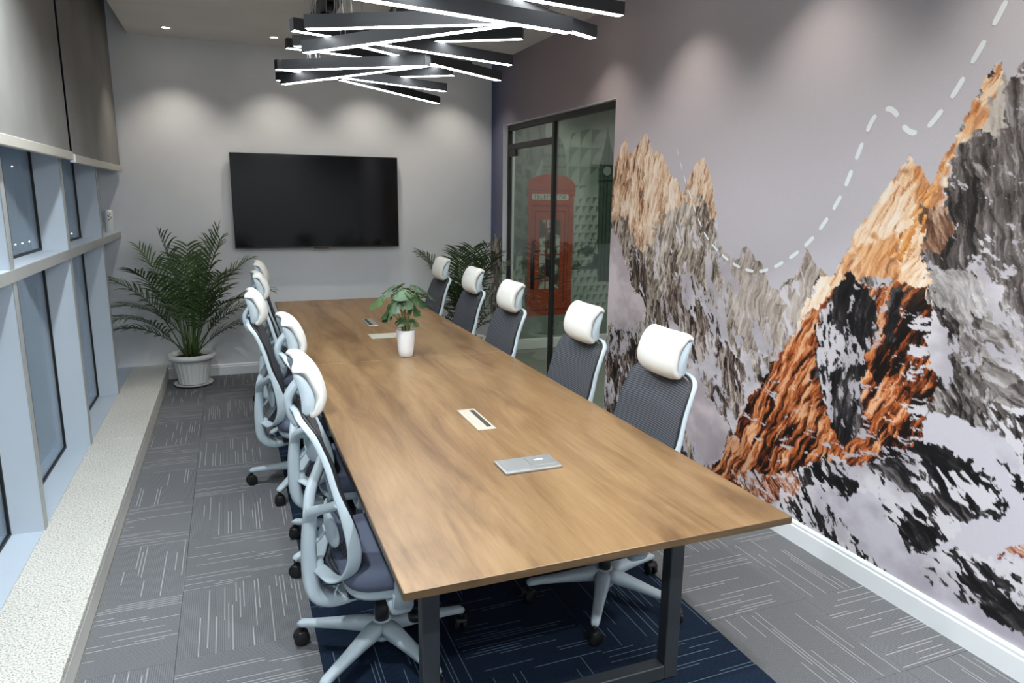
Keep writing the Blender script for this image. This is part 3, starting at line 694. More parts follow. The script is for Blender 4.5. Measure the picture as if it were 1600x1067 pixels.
    uu = np.mod((U-.26)/.46*3, 1); vv = np.mod((Z-gz0)/(gz1-gz0)*8, 1)
    pane = (uu > .10) & (uu < .90) & (vv > .12)
    gcol = lerp(np.broadcast_to(C('c5d2c8'), X.shape+(3,)), np.broadcast_to(C('44524b'), X.shape+(3,)), smooth(fbm(X*14, Z*9, 661, 3), .40, .58))
    out = np.where((gl & pane)[..., None], gcol, np.where(gl[..., None], C('98432f'), out))
    return out
Ux, Uz = seg(XR+.13, 4.75, .0085), seg(.115, 2.9, .0085)
uu, vv = np.meshgrid(Ux, Uz, indexing='ij')
prt = grid_mesh(Ux, Uz, lambda a, b: (a, np.full_like(a, YP), b), paint_corr(uu, vv), 1)
prt = (prt[0], prt[1][:, ::-1], prt[2])
cpo = obj('corridor_print', grids_to_mesh([prt], .75), M['corr_print'])
tag(cpo, 'street print with a red telephone box and clock tower behind the glass door', 'mural')
def text_mesh(body, size, m, mw):
    cu = bpy.data.curves.new('t', 'FONT'); cu.body = body; cu.size = size; cu.align_x = 'CENTER'; cu.align_y = 'CENTER'; cu.fill_mode = 'FRONT'; cu.resolution_u = 2
    to = bpy.data.objects.new('t', cu); COL.objects.link(to); bpy.context.view_layer.update()
    me = bpy.data.meshes.new_from_object(to); bpy.data.objects.remove(to); me.transform(mw); return me
ts = px_y((860, 307.5), YP-.0012)
sx0, sx1 = px_y((834, 307), YP).x, px_y((887, 307), YP).x
me = text_mesh('TELEPHONE', .085, None, Matrix.Identity(4))
xsv = [v.co.x for v in me.vertices]; k_ = (sx1-sx0)*.98/(max(xsv)-min(xsv))
me.transform(Matrix.Translation(ts) @ Matrix.Rotation(PI/2, 4, 'X') @ Matrix.Diagonal((k_, .68, 1, 1)))
obj('lettering', me, M['leafprint'], cpo)

# ------------------------------------------------------------------ LIGHT FITTINGS
def spot(par, loc, power, col=(1, .91, .80), size=96, blend=.75, rad=.025):
    d = bpy.data.lights.new('lamp_light', 'SPOT'); d.energy = power; d.color = col; d.spot_size = math.radians(size); d.spot_blend = blend; d.shadow_soft_size = rad
    o = bpy.data.objects.new('lamp_light', d); COL.objects.link(o); o.parent = par; o.location = loc; return o
dl_ring = mk(lathe_d([(.030, -.004), (.032, -.007), (.044, -.005), (.046, 0), (.046, .001)], 24)); dl_ring.materials.append(M['trim'])
dl_lens = mk(lathe_d([(.0005, -.003), (.031, -.003), (.031, .002)], 24)); dl_lens.materials.append(M['downlens'])
def downlight(x, y, label, power, z=ZC, group='recessed ceiling downlights', **kw):
    t = tag(empty('ceiling_downlight', (x, y, z)), label, 'downlight', group)
    obj('trim_ring', dl_ring, None, t); obj('lens', dl_lens, None, t)
    spot(t, (0, 0, -.012), power, **kw); return t
for x, lab in ((-.372, 'small recessed downlight above the potted palm by the windows'), (.45, 'small recessed downlight above the television'), (1.27, 'small recessed downlight above the right half of the television, behind the LED bars'), (2.09, 'small recessed downlight above the palm in the right corner')):
    downlight(x, 6.60, lab, SPOT_W*1.3)
for k, y in enumerate((4.53, 3.566, 2.60, 1.64, .68, -.3)):
    downlight(2.19, y, 'small recessed downlight washing the mural wall, %s counted from the glass door' % ['first', 'second', 'third', 'fourth', 'fifth', 'sixth'][k], SPOT_W*(.85 if k == 0 else 1.1))
for x, y, lab in ((-.37, 3.3, 'added fill downlight beside the roller blinds, over the window aisle'), (-.37, 1.2, 'added fill downlight over the window aisle beside the camera'), (-.37, -.7, 'added fill downlight in the rear corner by the windows'), (.9, -.7, 'added fill downlight behind the camera, middle of the rear row'), (.9, .7, 'added fill downlight over the open end of the table'), (2.0, .1, 'added fill downlight in the near corner by the mural wall')):
    downlight(x, y, lab, FILL_W, col=(.90, .96, 1.0), size=150, blend=.8, rad=.05)  # unseen wide-cone downlights, added to fill the near part of the room with light
for k, (x, y) in enumerate(((3.4, 6.3), (4.4, 5.0), (3.5, 4.2))):
    downlight(x, y, ['corridor downlight above the telephone box print', 'corridor downlight far from the glass door', 'corridor downlight beside the fixed glass panel'][k], SPOT_W*2.6, 2.9, 'corridor downlights', size=140)

# linear LED bars hung in a swinging fan
BL = 1.2
def bar_geo(L):
    W_, H_ = .021, .052
    sh = [box_d(-L/2, L/2, -W_, -W_+.004, 0, H_), box_d(-L/2, L/2, W_-.004, W_, 0, H_), box_d(-L/2, L/2, -W_+.004, W_-.004, H_-.004, H_), box_d(-L/2-.003, -L/2, -W_, W_, -.001, H_), box_d(L/2, L/2+.003, -W_, W_, -.001, H_)]
    return mk(join_data(sh), False), box(-L/2, L/2, -W_+.0042, W_-.0042, -.001, .008)
def P2(p, z): v = px_z(p, z); return np.array((v.x, v.y))
Z1, Z2, Z3, Z4 = 2.505, 2.34, 2.395, 2.45
# ends as seen in the picture and the hanging height: the bars swing on four levels so that they pass each other; R and S = one end hidden, the bar takes its full length
spec = [((520, 122), (684, 162), Z3, 'R'), ((432, 108), (695, 143), Z3, ''), ((434, 126), (709, 118), Z4, ''), ((443, 132), (668, 103), Z2, ''), ((445, 110), (664, 103.2), Z2, ''), ((448, 75), (668, 102), Z1, 'S'),
        ((564, 73), (779, 126), Z3, 'R'), ((457, 48), (797, 102), Z3, ''), ((461, 73), (816, 61), Z4, ''), ((477, 83), (808, 38), Z2, ''), ((480, 46), (795, 37.5), Z2, ''), ((572, 0), (888, 51.7), 2.28, 'R'), ((728, 0), (926, 60), Z3, 'R'), ((830, 0), (970, 25), Z4, 'R')]
bars = []
for l, r_, z, mode in spec:
    a_, b_ = P2(l, z), P2(r_, z); d_ = (b_-a_)/np.hypot(*(b_-a_))
    if mode == 'R': a_ = b_-d_*BL
    if mode == 'S': b_ = a_+d_*BL
    bars.append((a_, b_, z))
# the row goes on over the near half of the table, above the picture's upper edge
for k in (8, 9, 10):
    a_, b_, z = bars[k]; dy = 1.13*(z-CAM_H)/.71; bars.append((a_-(0, dy), b_-(0, dy), z))
ordn = ['first', 'second', 'third', 'fourth', 'fifth', 'sixth', 'seventh', 'eighth', 'ninth', 'tenth', 'eleventh', 'twelfth', 'thirteenth', 'fourteenth', 'fifteenth', 'sixteenth', 'seventeenth']
for k, (l, r_, z) in enumerate(bars):
    c_ = (l+r_)/2; L_ = float(np.hypot(*(r_-l))); a = math.atan2(r_[1]-l[1], r_[0]-l[0])
    t = tag(empty('linear_pendant_light', (c_[0], c_[1], z), a), 'slim black LED bar pendant, %s in the row counted from the television wall' % ordn[k], 'pendant light', 'black LED bars hung over the table')
    hb, db = bar_geo(L_); obj('housing', hb, M['housing'], t); obj('diffuser', db, M['led'], t)
    wh = ZC-z-.052
    for sx in (-.3*L_, .3*L_):
        obj('suspension_wire', mk(tube_d([(0, 0, 0), (0, 0, wh)], .0012, 5)), M['wire'], t, (sx, 0, .052))
    wv = [(.018*math.sin(q*5.5+k)*math.sin(PI*q), .012*math.cos(q*7+k)*math.sin(PI*q), wh*q) for q in np.linspace(0, 1, 22)]
    obj('power_cable', mk(tube_d(wv, .0026, 5)), M['wire'], t, (-.3*L_+.03, 0, .052))
# dark rectangular ceiling channel that feeds the bars
cn = tag(empty('ceiling_channel', (.97, 4.0, ZC)), 'dark grey rectangular ceiling channel above the LED bars', 'channel')
for a in ((.65, .80, 1.6, 6.0), (1.16, 1.30, 1.6, 6.0), (.80, 1.16, 5.88, 6.0), (.80, 1.16, 1.6, 1.72)):
    child('rail', box(a[0], a[1], a[2], a[3], ZC-.035, ZC-.0005, .003), M['trough'], cn)
for (x, y) in ((.725, 5.75), (.725, 5.45), (.725, 5.15), (1.23, 5.25), (1.23, 4.6), (.725, 4.2)):
    child('spot_head', mk(lathe_d([(.001, ZC-.09), (.026, ZC-.09), (.030, ZC-.085), (.030, ZC-.036), (.001, ZC-.036)], 16, x, y)), M['black'], cn)
vt = tag(empty('air_vent', (2.04, 4.75, ZC)), 'slatted ceiling air vent near the mural wall', 'vent')
child('vent_frame', mk(join_data([box_d(1.90, 1.92, 4.4, 5.0, ZC-.01, ZC), box_d(2.16, 2.18, 4.4, 5.0, ZC-.01, ZC), box_d(1.92, 2.16, 4.4, 4.42, ZC-.01, ZC), box_d(1.92, 2.16, 4.98, 5.0, ZC-.01, ZC)]), False), M['trim'], vt)
child('backing', box(1.92, 2.16, 4.42, 4.98, ZC-.003, ZC-.0005), M['black'], vt)
for k in range(9): child('slat', box(1.932+.025*k, 1.942+.025*k, 4.42, 4.98, ZC-.010, ZC-.0032), M['ceiling'], vt)

# ------------------------------------------------------------------ TELEVISION
tv = tag(empty('television', (.80, 6.94, 1.19)), 'large black wall-mounted flat-screen television', 'television')
TX0, TX1, TZa, TZb, TY = .038, 1.556, 1.192, 2.048, 6.93
child('housing', box(TX0, TX1, TY, TY+.038, TZa, TZb, .004, 2), M['tvbody'], tv)
child('screen', box(TX0+.007, TX1-.007, TY-.0015, TY+.002, TZa+.014, TZb-.007), M['screen'], tv)
child('wall_mount', box(.45, 1.15, TY+.038, YF, 1.4, 1.8), M['black'], tv)
child('sensor_bar', box(.735, .875, TY-.002, TY+.02, TZa-.008, TZa+.006, .002), M['tvbody'], tv)

# ------------------------------------------------------------------ TABLE
TBX0, TBX1, TBY0, TBS, TBY1 = .335, 1.530, 1.515, 3.962, 6.50
tb = tag(empty('conference_table', (.93, 4.0, 0)), 'long wooden conference table on dark metal loop legs', 'table')
for a, b in ((TBY0, TBS-.0008), (TBS+.0008, TBY1)):
    top = child('tabletop', box(TBX0, TBX1, a, b, .7275, .75, .0015), M['wood'], tb)
    for x0, x1, y0, y1 in ((TBX0-.0012, TBX0, a, b), (TBX1, TBX1+.0012, a, b)):
        child2('edge_band', box(x0, x1, y0, y1, .7285, .7490), M['wood_edge'], top)
    if a == TBY0: child2('edge_band', box(TBX0, TBX1, a-.0012, a, .7285, .7490), M['wood_edge'], top)
    else: child2('edge_band', box(TBX0, TBX1, b, b+.0012, .7285, .7490), M['wood_edge'], top)
for y in (1.872, 3.655, 6.31):
    h = .026; q = .030
    child('leg_frame', bev(mk(join_data([box_d(.462, .462+.055, y-h, y+h, .003, .724), box_d(1.398-.055, 1.398, y-h, y+h, .003, .724), box_d(.517, 1.343, y-h, y+h, .003, .058), box_d(.517, 1.343, y-h, y+h, .67, .724)]), False), .003), M['steel_leg'], tb)
for x in (.52, 1.30): child('apron_rail', box(x, x+.04, 1.898, 6.284, .684, .724, .002), M['steel_leg'], tb)

def socket(x0, x1, y0, y1, lab, kind):
    t = tag(empty('table_socket', ((x0+x1)/2, (y0+y1)/2, .75)), lab, 'power socket')
    if kind == 'slot_r' or kind == 'slot_l':
        child('cover', box(x0, x1, y0, y1, .750, .7535, .001), M['cream_box'] if kind == 'slot_r' else M['alu_box'], t)
        sx = (x0+.060, x0+.073) if kind == 'slot_r' else (x0+.012, x0+.033)
        sx = (x1-.030, x1-.010) if kind == 'slot_r' else (x0+.012, x0+.036)
        child('brush_slot', box(sx[0], sx[1], y0+.03, y1-.02, .7532, .7540), M['slot'], t)
    elif kind == 'lid':
        child('body', box(x0, x1, y0, y1, .750, .7600, .0035, 2), M['alu_box'], t)
        child('flap', box(x0+.012, (x0+x1)/2-.008, y0+.012, y1-.012, .7600, .7612, .0006), M['alu_box'], t)
        child('flap', box((x0+x1)/2+.002, x1-.012, y0+.028, y1-.010, .7600, .7616, .0006), M['alu_box'], t)
        child('finger_grip', box((x0+x1)/2+.03, x1-.045, (y0+y1)/2+.012, (y0+y1)/2+.02, .7612, .7626, .0005), M['trim'], t)
    else:
        child('body', box(x0, x1, y0, y1, .750, .7585, .003, 2), M['cream_box'], t)
        child('flap', box(x0+.01, x1-.01, y0+.02, y1-.02, .7585, .7595, .0005), M['cream_box'], t)
socket(.893, .973, 2.584, 2.874, 'cream cable outlet with a dark brush slot in the near half of the table', 'slot_r')
socket(.829, 1.046, 2.108, 2.230, 'brushed silver flip-lid socket box nearest the table front edge', 'lid')
socket(.902, .980, 5.060, 5.375, 'silver cable outlet with a dark slot towards the television end of the table', 'slot_l')
socket(.832, 1.035, 4.568, 4.722, 'flat cream socket lid on the table behind the potted monstera', 'plain')

# ------------------------------------------------------------------ OFFICE CHAIR
railprof = [(1.000, -.262), (.985, -.250), (.949, -.224), (.856, -.188), (.768, -.167), (.70, -.146), (.625, -.122), (.55, -.112), (.48, -.121), (.435, -.150), (.412, -.185)]
def rail_x(z):
    zs_ = [p[0] for p in railprof][::-1]; xs_ = [p[1] for p in railprof][::-1]; return float(np.interp(z, zs_, xs_))
half = [(1.004, 0.), (1.003, .09), (.998, .15), (.980, .192), (.945, .212), (.86, .222), (.76, .229), (.66, .234), (.57, .234), (.50, .224), (.448, .195), (.420, .145), (.410, .07), (.408, 0.)]
def make_chair():
    root = empty('office_chair', (0, 0, 0))
    # --- base
    hub = [lathe_d([(.001, .148), (.034, .146), (.042, .130), (.046, .085), (.040, .072), (.001, .072)], 20)]
    for k in range(5):
        a = 2*PI*k/5; ca, sa = math.cos(a), math.sin(a)
        rad = [.02, .07, .13, .20, .27, .315, .330]; zt = [.120, .118, .112, .104, .096, .090, .083]
        hub.append(sweep_d([(ca*r_, sa*r_, z) for r_, z in zip(rad, zt)], [.034, .032, .027, .023, .020, .018, .013], [.026, .025, .021, .016, .013, .013, .010], (-sa, ca, 0), 8, p=4))
    base = obj('star_base', mk(join_data(hub)), M['chair_grey'], root)
    wheel = join_data([sweep_d([(0, y0, .029), (0, y0+.004, .029), (0, y0+.014, .029), (0, y0+.018, .029)], [.022, .029, .029, .022], [.022, .029, .029, .022], (1, 0, 0), 18, p=2) for y0 in (-.023, .005)] + [box_d(-.008, .008, -.006, .006, .02, .05), lathe_d([(.001, .088), (.009, .088), (.009, .045), (.001, .045)], 10)] + [sweep_d([(.022, 0, .045), (.008, 0, .056), (-.010, 0, .056), (-.024, 0, .042)], .024, .004, (0, 1, 0), 8, p=4)])
    wm = mk(wheel); wm.materials.append(M['black'])
    for k in range(5):
        a = 2*PI*k/5
        o = obj('caster', wm, None, base, (math.cos(a)*.322, math.sin(a)*.322, 0), a+[.6, 2.1, -.8, 1.2, 2.9][k])
    obj('gas_column', mk(lathe_d([(.001, .13), (.026, .13), (.026, .215), (.018, .217), (.018, .31), (.001, .31)], 20)), M['black'], root)
    mech = join_data([box_d(-.13, .10, -.075, .075, .285, .352), box_d(-.02, .06, -.16, .16, .315, .345)])
    obj('tilt_mechanism', bev(mk(mech, False), .012, 2), M['black'], root)
    obj('lever', mk(join_data([tube_d([(.05, -.07, .31), (.07, -.15, .285), (.075, -.20, .265)], .007, 8), lathe_d([(.001, .285), (.024, .283), (.028, .270), (.024, .252), (.001, .250)], 14, .078, -.21)])), M['black'], root)
    # --- seat
    def slab(x0, x1, hw, z0, z1, rnd_, dip=0., n=40):
        V, Fc = [], []; lv = [(z0, .86), (z0+(z1-z0)*.12, .955), (z0+(z1-z0)*.45, 1.), (z0+(z1-z0)*.72, .985), (z0+(z1-z0)*.92, .93), (z1, .80), (z1, .4), (z1, .02)]
        cx0 = (x0+x1)/2; hx_ = (x1-x0)/2
        for z, s_ in lv:
            for k in range(n):
                a = 2*PI*k/n; c, s__ = math.cos(a), math.sin(a)
                lx = hx_*math.copysign(abs(c)**(2/rnd_), c)*s_; ly = hw*math.copysign(abs(s__)**(2/rnd_), s__)*s_
                zz_ = z - dip*max(0, lx/hx_)**2.5
                V.append((cx0+lx, ly, zz_ + (.012*abs(ly/hw)**2 if z > (z0+z1)/2 else 0)))
        for i in range(len(lv)-1):
            for k in range(n): Fc.append((i*n+k, i*n+(k+1) % n, (i+1)*n+(k+1) % n, (i+1)*n+k))
        Fc.append(tuple(range(n-1, -1, -1))); Fc.append(tuple((len(lv)-1)*n+k for k in range(n)))
        return V, Fc
    obj('seat', mk(slab(-.165, .31, .245, .385, .465, 4.2, .035)), M['slate'], root)
    obj('seat_shell', mk(slab(-.150, .29, .225, .345, .392, 4.2, .03)), M['chair_grey'], root)
    # --- back frame loop
    loop = [(rail_x(z) + (0 if w_ > .1 else -.012*(1-w_/.1) if z > .7 else -.030*(1-w_/.1)), w_, z) for z, w_ in half]
    full = loop + [(x, -y, z) for x, y, z in loop[-2:0:-1]]
    cl = catmull(full, 5, True)
    hsz = [.0105+.0135*smooth(np.array(.80-p[2]), 0, .25) for p in cl]
    obj('back_frame', mk(sweep_d([(p[0]-.012, p[1], p[2]) for p in cl], [float(h) for h in hsz], .006, [(1, 0, .25)]*len(cl), 10, True, 3)), M['chair_grey'], root)
    obj('mesh_edge', mk(sweep_d([(p[0]+.005, p[1]*.99, p[2]) for p in cl], .005, .005, [(1, 0, .25)]*len(cl), 6, True, 3)), M['black'], root)
    hz = [z for z, w_ in half][::-1]; hw = [w_ for z, w_ in half][::-1]
    V, Fc = [], []; zsn = np.linspace(.410, 1.002, 40); nu = 16
    for z in zsn:
        w_ = max(.02, float(np.interp(z, hz, hw)))
        for k in range(nu+1):
            u = -1+2*k/nu; V.append((rail_x(z)+.012-.022*(1-u*u), u*w_*1.01, z))
    for i in range(len(zsn)-1):
        for k in range(nu): Fc.append((i*(nu+1)+k, i*(nu+1)+k+1, (i+1)*(nu+1)+k+1, (i+1)*(nu+1)+k))
    obj('mesh_back', pyd(V, Fc, True), M['mesh'], root)
    # --- spine and its two arms
    sp = catmull([(.02, 0, .300), (-.08, 0, .285), (-.16, 0, .272), (-.215, 0, .285), (-.243, 0, .325), (-.250, 0, .40), (-.248, 0, .50), (-.240, 0, .585), (-.232, 0, .62)], 4)
    nsp = len(sp); obj('spine', mk(sweep_d(sp, [.050-.014*i/nsp for i in range(nsp)], [.017+.011*math.sin(PI*i/nsp) for i in range(nsp)], (0, 1, 0), 12, p=3.5)), M['chair_grey'], root)
    arms = []
    for s_ in (1, -1):
        ap = catmull([(-.245, .006*s_, .575), (-.238, .040*s_, .618), (-.222, .095*s_, .655), (-.190, .165*s_, .690), (-.162, .226*s_, .725)], 4)
        arms.append(sweep_d(ap, .020, [.020-.006*i/len(ap) for i in range(len(ap))], (1, 0, 0), 10, p=3))
    obj('spine_arm', mk(arms[0]), M['chair_grey'], root); obj('spine_arm', mk(arms[1]), M['chair_grey'], root)
    obj('frame_bracket', mk(sweep_d([(-.252, 0, .425), (-.228, 0, .414), (-.205, 0, .411)], .032, .020, (0, 1, 0), 10, p=3)), M['chair_grey'], root)
    # --- lumbar support
    def lens(cx, cz, hy, hz_, dep, bow, n=22, m=7):
        V, Fc = [], []
        for i in range(m+1):
            ph = -PI/2+PI*i/m
            for k in range(n):
                a = 2*PI*k/n; c, s_ = math.cos(a), math.sin(a); r_ = math.cos(ph)**.6 if math.cos(ph) > 1e-6 else .001
                y = hy*r_*math.copysign(abs(c)**.75, c); z = hz_*r_*math.copysign(abs(s_)**.75, s_)
                V.append((cx+dep*math.sin(ph)+bow*(y/hy)**2, y, cz+z))
        for i in range(m):
            for k in range(n): Fc.append((i*n+k, i*n+(k+1) % n, (i+1)*n+(k+1) % n, (i+1)*n+k))
        return V, Fc
    lb = obj('lumbar_support', mk(lens(-.182, .560, .135, .062, .012, .022)), M['chair_grey'], root)
    obj('lumbar_pad', mk(lens(-.166, .562, .125, .055, .014, .022)), M['slate'], lb)
    obj('lumbar_arm', mk(sweep_d([(-.235, 0, .50), (-.212, 0, .515), (-.190, 0, .545)], .03, .008, (0, 1, 0), 8, p=3)), M['chair_grey'], lb)
    # --- headrest
    outer = [(-.278, 1.190), (-.268, 1.206), (-.240, 1.209), (-.212, 1.190), (-.186, 1.150), (-.168, 1.100), (-.162, 1.055), (-.170, 1.018), (-.190, .992), (-.212, .984)]
    inner = [(-.216, .998), (-.200, 1.012), (-.190, 1.055), (-.196, 1.095), (-.212, 1.137), (-.234, 1.170), (-.258, 1.188)]
    prof = [tuple(p) for p in catmull(outer+inner, 3, True)]
    cx_, cz_ = -.215, 1.075
    sq = lambda P_: [(cx_+(x-cx_)*.88, cz_+(z-1.097)*.84) for x, z in P_]
    prof = sq(prof)
    def roll(prof_, hw_, n=14, sc=1.0):
        V, Fc = [], []; K = len(prof_)
        for i in range(n+1):
            u = -1+2*i/n; y = hw_*math.copysign(1-(1-abs(u))**1.8, u)
            q = abs(y/hw_); s_ = (max(0., 1-q**7))**.5*.16+.84
            s_ *= sc
            for x, z in prof_:
                V.append((cx_+(x-cx_)*s_-.020*q*q, y, cz_+(z-cz_)*s_))
        for i in range(n):
            for k in range(K): Fc.append((i*K+k, (i+1)*K+k, (i+1)*K+(k+1) % K, i*K+(k+1) % K))
        Fc.append(tuple(range(K))); Fc.append(tuple(n*K+k for k in range(K-1, -1, -1)))
        return V, Fc
    hd = obj('headrest', mk(roll(prof, .135)), M['pad'], root)
    sh = [(-.272, 1.184), (-.256, 1.180), (-.228, 1.158), (-.206, 1.120), (-.193, 1.070), (-.196, 1.025), (-.210, 1.000), (-.232, .994), (-.246, 1.012), (-.248, 1.060), (-.256, 1.110), (-.270, 1.155)]
    obj('headrest_shell', mk(roll(sq([tuple(p) for p in catmull(sh, 2, True)]), .131)), M['chair_grey'], hd)
    bp = catmull([(-.266, 0, .945), (-.284, 0, .975), (-.292, 0, 1.02), (-.276, 0, 1.055), (-.252, 0, 1.085), (-.240, 0, 1.115), (-.244, 0, 1.135)], 4); nb = len(bp)
    obj('headrest_bracket', mk(sweep_d(bp, [.052-.014*math.sin(PI*i/nb) for i in range(nb)], [.018-.011*(i/nb) for i in range(nb)], (0, 1, 0), 12, p=3.2)), M['chair_grey'], hd)
    # --- armrests
    for s_ in (1, -1):
        am = obj('armrest', mk(join_data([sweep_d(catmull([(.015, .14*s_, .338), (.015, .22*s_, .332), (.015, .270*s_, .338), (.016, .288*s_, .362), (.018, .292*s_, .41)], 4), .034, .015, (1, 0, 0), 12, p=3.2), sweep_d([(.018, .292*s_, .365), (.022, .292*s_, .45), (.030, .290*s_, .60)], [.034, .030, .022], [.024, .022, .016], (1, 0, 0), 12, p=3.2)])), M['chair_grey'], root)
        obj('arm_pad', bev(mk(box_d(-.035, .205, .29*s_-.04, .29*s_+.04, .598, .622), False), .010, 3), M['black'], am)
    return root
proto = make_chair()
chairs = [  # hub x, y, facing (deg), base turn (deg), label
    (.436, 2.357, 0, 150, 'pale-framed mesh office chair on the window side, nearest the camera'),
    (.455, 3.200, 2, 140, 'pale-framed mesh office chair on the window side, second from the camera'),
    (.340, 4.100, -3, 165, 'pale-framed mesh office chair on the window side, third from the camera, pulled out'),
    (.400, 5.080, 2, 155, 'pale-framed mesh office chair on the window side, fourth from the camera'),
    (.440, 5.890, -2, 170, 'pale-framed mesh office chair on the window side, closest to the television'),
    (1.395, 2.385, 180, 163, 'mesh-back office chair against the mural side, nearest the camera'),
    (1.398, 3.110, 180, 120, 'mesh-back office chair on the mural side, second from the camera'),
    (1.395, 4.105, 180, 100, 'mesh-back office chair on the mural side, middle of five, before the glass door'),
    (1.442, 4.990, 180, 80, 'mesh-back office chair on the mural side, fourth from the camera'),
    (1.447, 5.870, 180, 140, 'mesh-back office chair on the mural side, farthest, in front of the corner palm')]
for k, (x, y, f, b, lab) in enumerate(chairs):
    c = proto if k == 0 else copy_tree(proto)
    c.location = (x, y, 0); c.rotation_euler = (0, 0, math.radians(f))
    tag(c, lab, 'chair', 'office chairs around the conference table')
    for ch in c.children:
        if ch.name.split('.')[0] == 'star_base': ch.rotation_euler = (0, 0, math.radians(b-f))

# ------------------------------------------------------------------ PLANTS
def frond_d(base, az, lean, L, droop, nl, leafL, seed, xlim=9., ylim=9.):
    r_ = random.Random(seed); ca, sa = math.cos(az), math.sin(az); pts = []; N = 16
    ang = lean; p = Vector(base); step = L/N
    for i in range(N+1):
        pts.append(p.copy()); t = i/N
        ang = lean+droop*t**1.7
        p = p+Vector((ca*math.sin(ang), sa*math.sin(ang), math.cos(ang)))*step
    parts = [sweep_d(pts, [.0055*(1-.8*i/N)+.0008 for i in range(N+1)], [.0055*(1-.8*i/N)+.0008 for i in range(N+1)], (-sa, ca, 0), 5, p=2)]
    side = Vector((-sa, ca, 0))
    for k in range(nl):
        t = .34+.66*(k+.5)/nl; i = min(int(t*N), N-1); f = t*N-i; q = pts[i]*(1-f)+pts[i+1]*f
        T = (pts[i+1]-pts[i]).normalized(); up = T.cross(side); up = up if up.z > 0 else -up
        prof = math.sin(PI*min(1, .12+.88*(t-.34)/.66))**.6
        ll = leafL*(.35+.65*prof)*r_.uniform(.88, 1.1)
        for s_ in (1, -1):
            fw = .62+.75*(t-.3); d = (side*s_*1.0+T*fw+up*.42+Vector((r_.uniform(-.1, .1), r_.uniform(-.1, .1), r_.uniform(-.1, .1)))).normalized()
            a = q; V = []; wd = .0082*r_.uniform(.85, 1.15); M_ = 4; dd = d.copy(); pt = a.copy()
            for m in range(M_+1):
                tt = m/M_; wn_ = wd*[.45, 1., .95, .6, .05][m]
                sd = dd.cross(up); sd = sd.normalized() if sd.length > 1e-4 else T
                V += [pt+sd*wn_+up*wn_*.35, pt, pt-sd*wn_+up*wn_*.35]
                dd = (dd+Vector((0, 0, -.13-.12*tt))).normalized(); pt = pt+dd*(ll/M_)
            Fc = []
            for m in range(M_):
                Fc += [(3*m, 3*m+1, 3*m+4, 3*m+3), (3*m+1, 3*m+2, 3*m+5, 3*m+4)]
            parts.append((V, Fc))
    V, Fc = join_data(parts)
    def lim(v, a, m=.10): return v if v < a-m else a-m*math.exp(-(v-a+m)/m)
    V = [(lim(v[0], xlim), lim(v[1], ylim), v[2]) for v in V]
    return V, Fc
def pot_big(par):
    fl = lambda a, i: (-.0055*max(0, math.sin(a*22))**.5 if 2 <= i <= 5 else 0) if True else 0
    body = lathe_d([(.001, .022), (.118, .022), (.124, .03), (.132, .07), (.155, .19), (.163, .225), (.168, .24), (.176, .246)], 132, fl=fl)
    child('pot_body', mk(body), M['pot'], par)
    child('pot_rim', mk(lathe_d([(.172, .243), (.196, .250), (.203, .262), (.203, .276), (.196, .290), (.180, .293), (.168, .286), (.163, .262), (.160, .22)], 48)), M['pot'], par)
    child('saucer', mk(lathe_d([(.001, .003), (.125, .003), (.155, .012), (.163, .022), (.165, .028), (.157, .026), (.145, .018), (.001, .018)], 48)), M['pot'], par)
    V, Fc = lathe_d([(.163, .248), (.13, .256), (.09, .262), (.045, .266), (.001, .268)], 40)
    rr = random.Random(3); V = [(x, y, z+rr.uniform(-.005, .006)) for x, y, z in V]
    child('soil', mk((V, Fc), False), M['soil'], par)
def palm(name, loc, lab, fronds, seed, scale=1.0):
    t = tag(empty(name, (0, 0, 0)), lab, 'palm')
    pot_big(t)
    rr = random.Random(seed)
    for k, (az, lean, L, droop, nl, ll) in enumerate(fronds):
        b = (rr.uniform(-.05, .05), rr.uniform(-.05, .05), .255)
        o = child('frond', mk(frond_d(b, math.radians(az), math.radians(lean), L*scale, math.radians(droop), nl, ll, seed*50+k, XR-.03-loc[0], YF-.03-loc[1])), M['palm'], t)
    for k in range(11):
        a = rr.uniform(0, 2*PI); r0 = rr.uniform(.01, .06); d = rr.uniform(.02, .09)
        child('cane', mk(tube_d([(r0*math.cos(a), r0*math.sin(a), .25), ((r0+d*.4)*math.cos(a), (r0+d*.4)*math.sin(a), .42), ((r0+d)*math.cos(a), (r0+d)*math.sin(a), .25+rr.uniform(.28, .42))], .0075, 7)), M['palmstem'], t)
    t.location = loc; return t
def gen(seed, n, keep=None):
    r_ = random.Random(seed); L = []
    for k in range(n):
        az = 360*k/n+r_.uniform(-14, 14); q = k % 3
        lean = (6, 16, 27)[q]+r_.uniform(-4, 4); Ln = (1.12, .98, .84)[q]*r_.uniform(.92, 1.06); dr = (38, 62, 78)[q]+r_.uniform(-10, 10)
        L.append((az, lean, Ln, dr, 26, (.26, .26, .22)[q]))
    return L
fr1 = [(195, 6, 1.12, 12, 22, 0.314), (345, 9, 1.16, 14, 22, 0.336), (10, 16, 1.0, 44, 22, 0.302), (172, 20, 0.94, 56, 22, 0.291), (190, 26, 0.86, 78, 22, 0.269), (352, 24, 0.92, 70, 22, 0.28), (8, 32, 0.78, 62, 18, 0.246), (178, 44, 0.64, 56, 15, 0.246), (280, 8, 0.98, 34, 22, 0.314), (225, 15, 0.96, 46, 22, 0.291), (305, 15, 0.94, 48, 22, 0.302), (90, 5, 1.0, 8, 19, 0.269), (0, 42, 0.58, 50, 15, 0.213), (212, 32, 0.76, 70, 18, 0.258), (160, 10, 1.04, 28, 22, 0.302), (25, 8, 1.08, 22, 22, 0.302), (320, 26, 0.82, 60, 19, 0.269), (330, 18, 0.76, 40, 18, 0.269)]
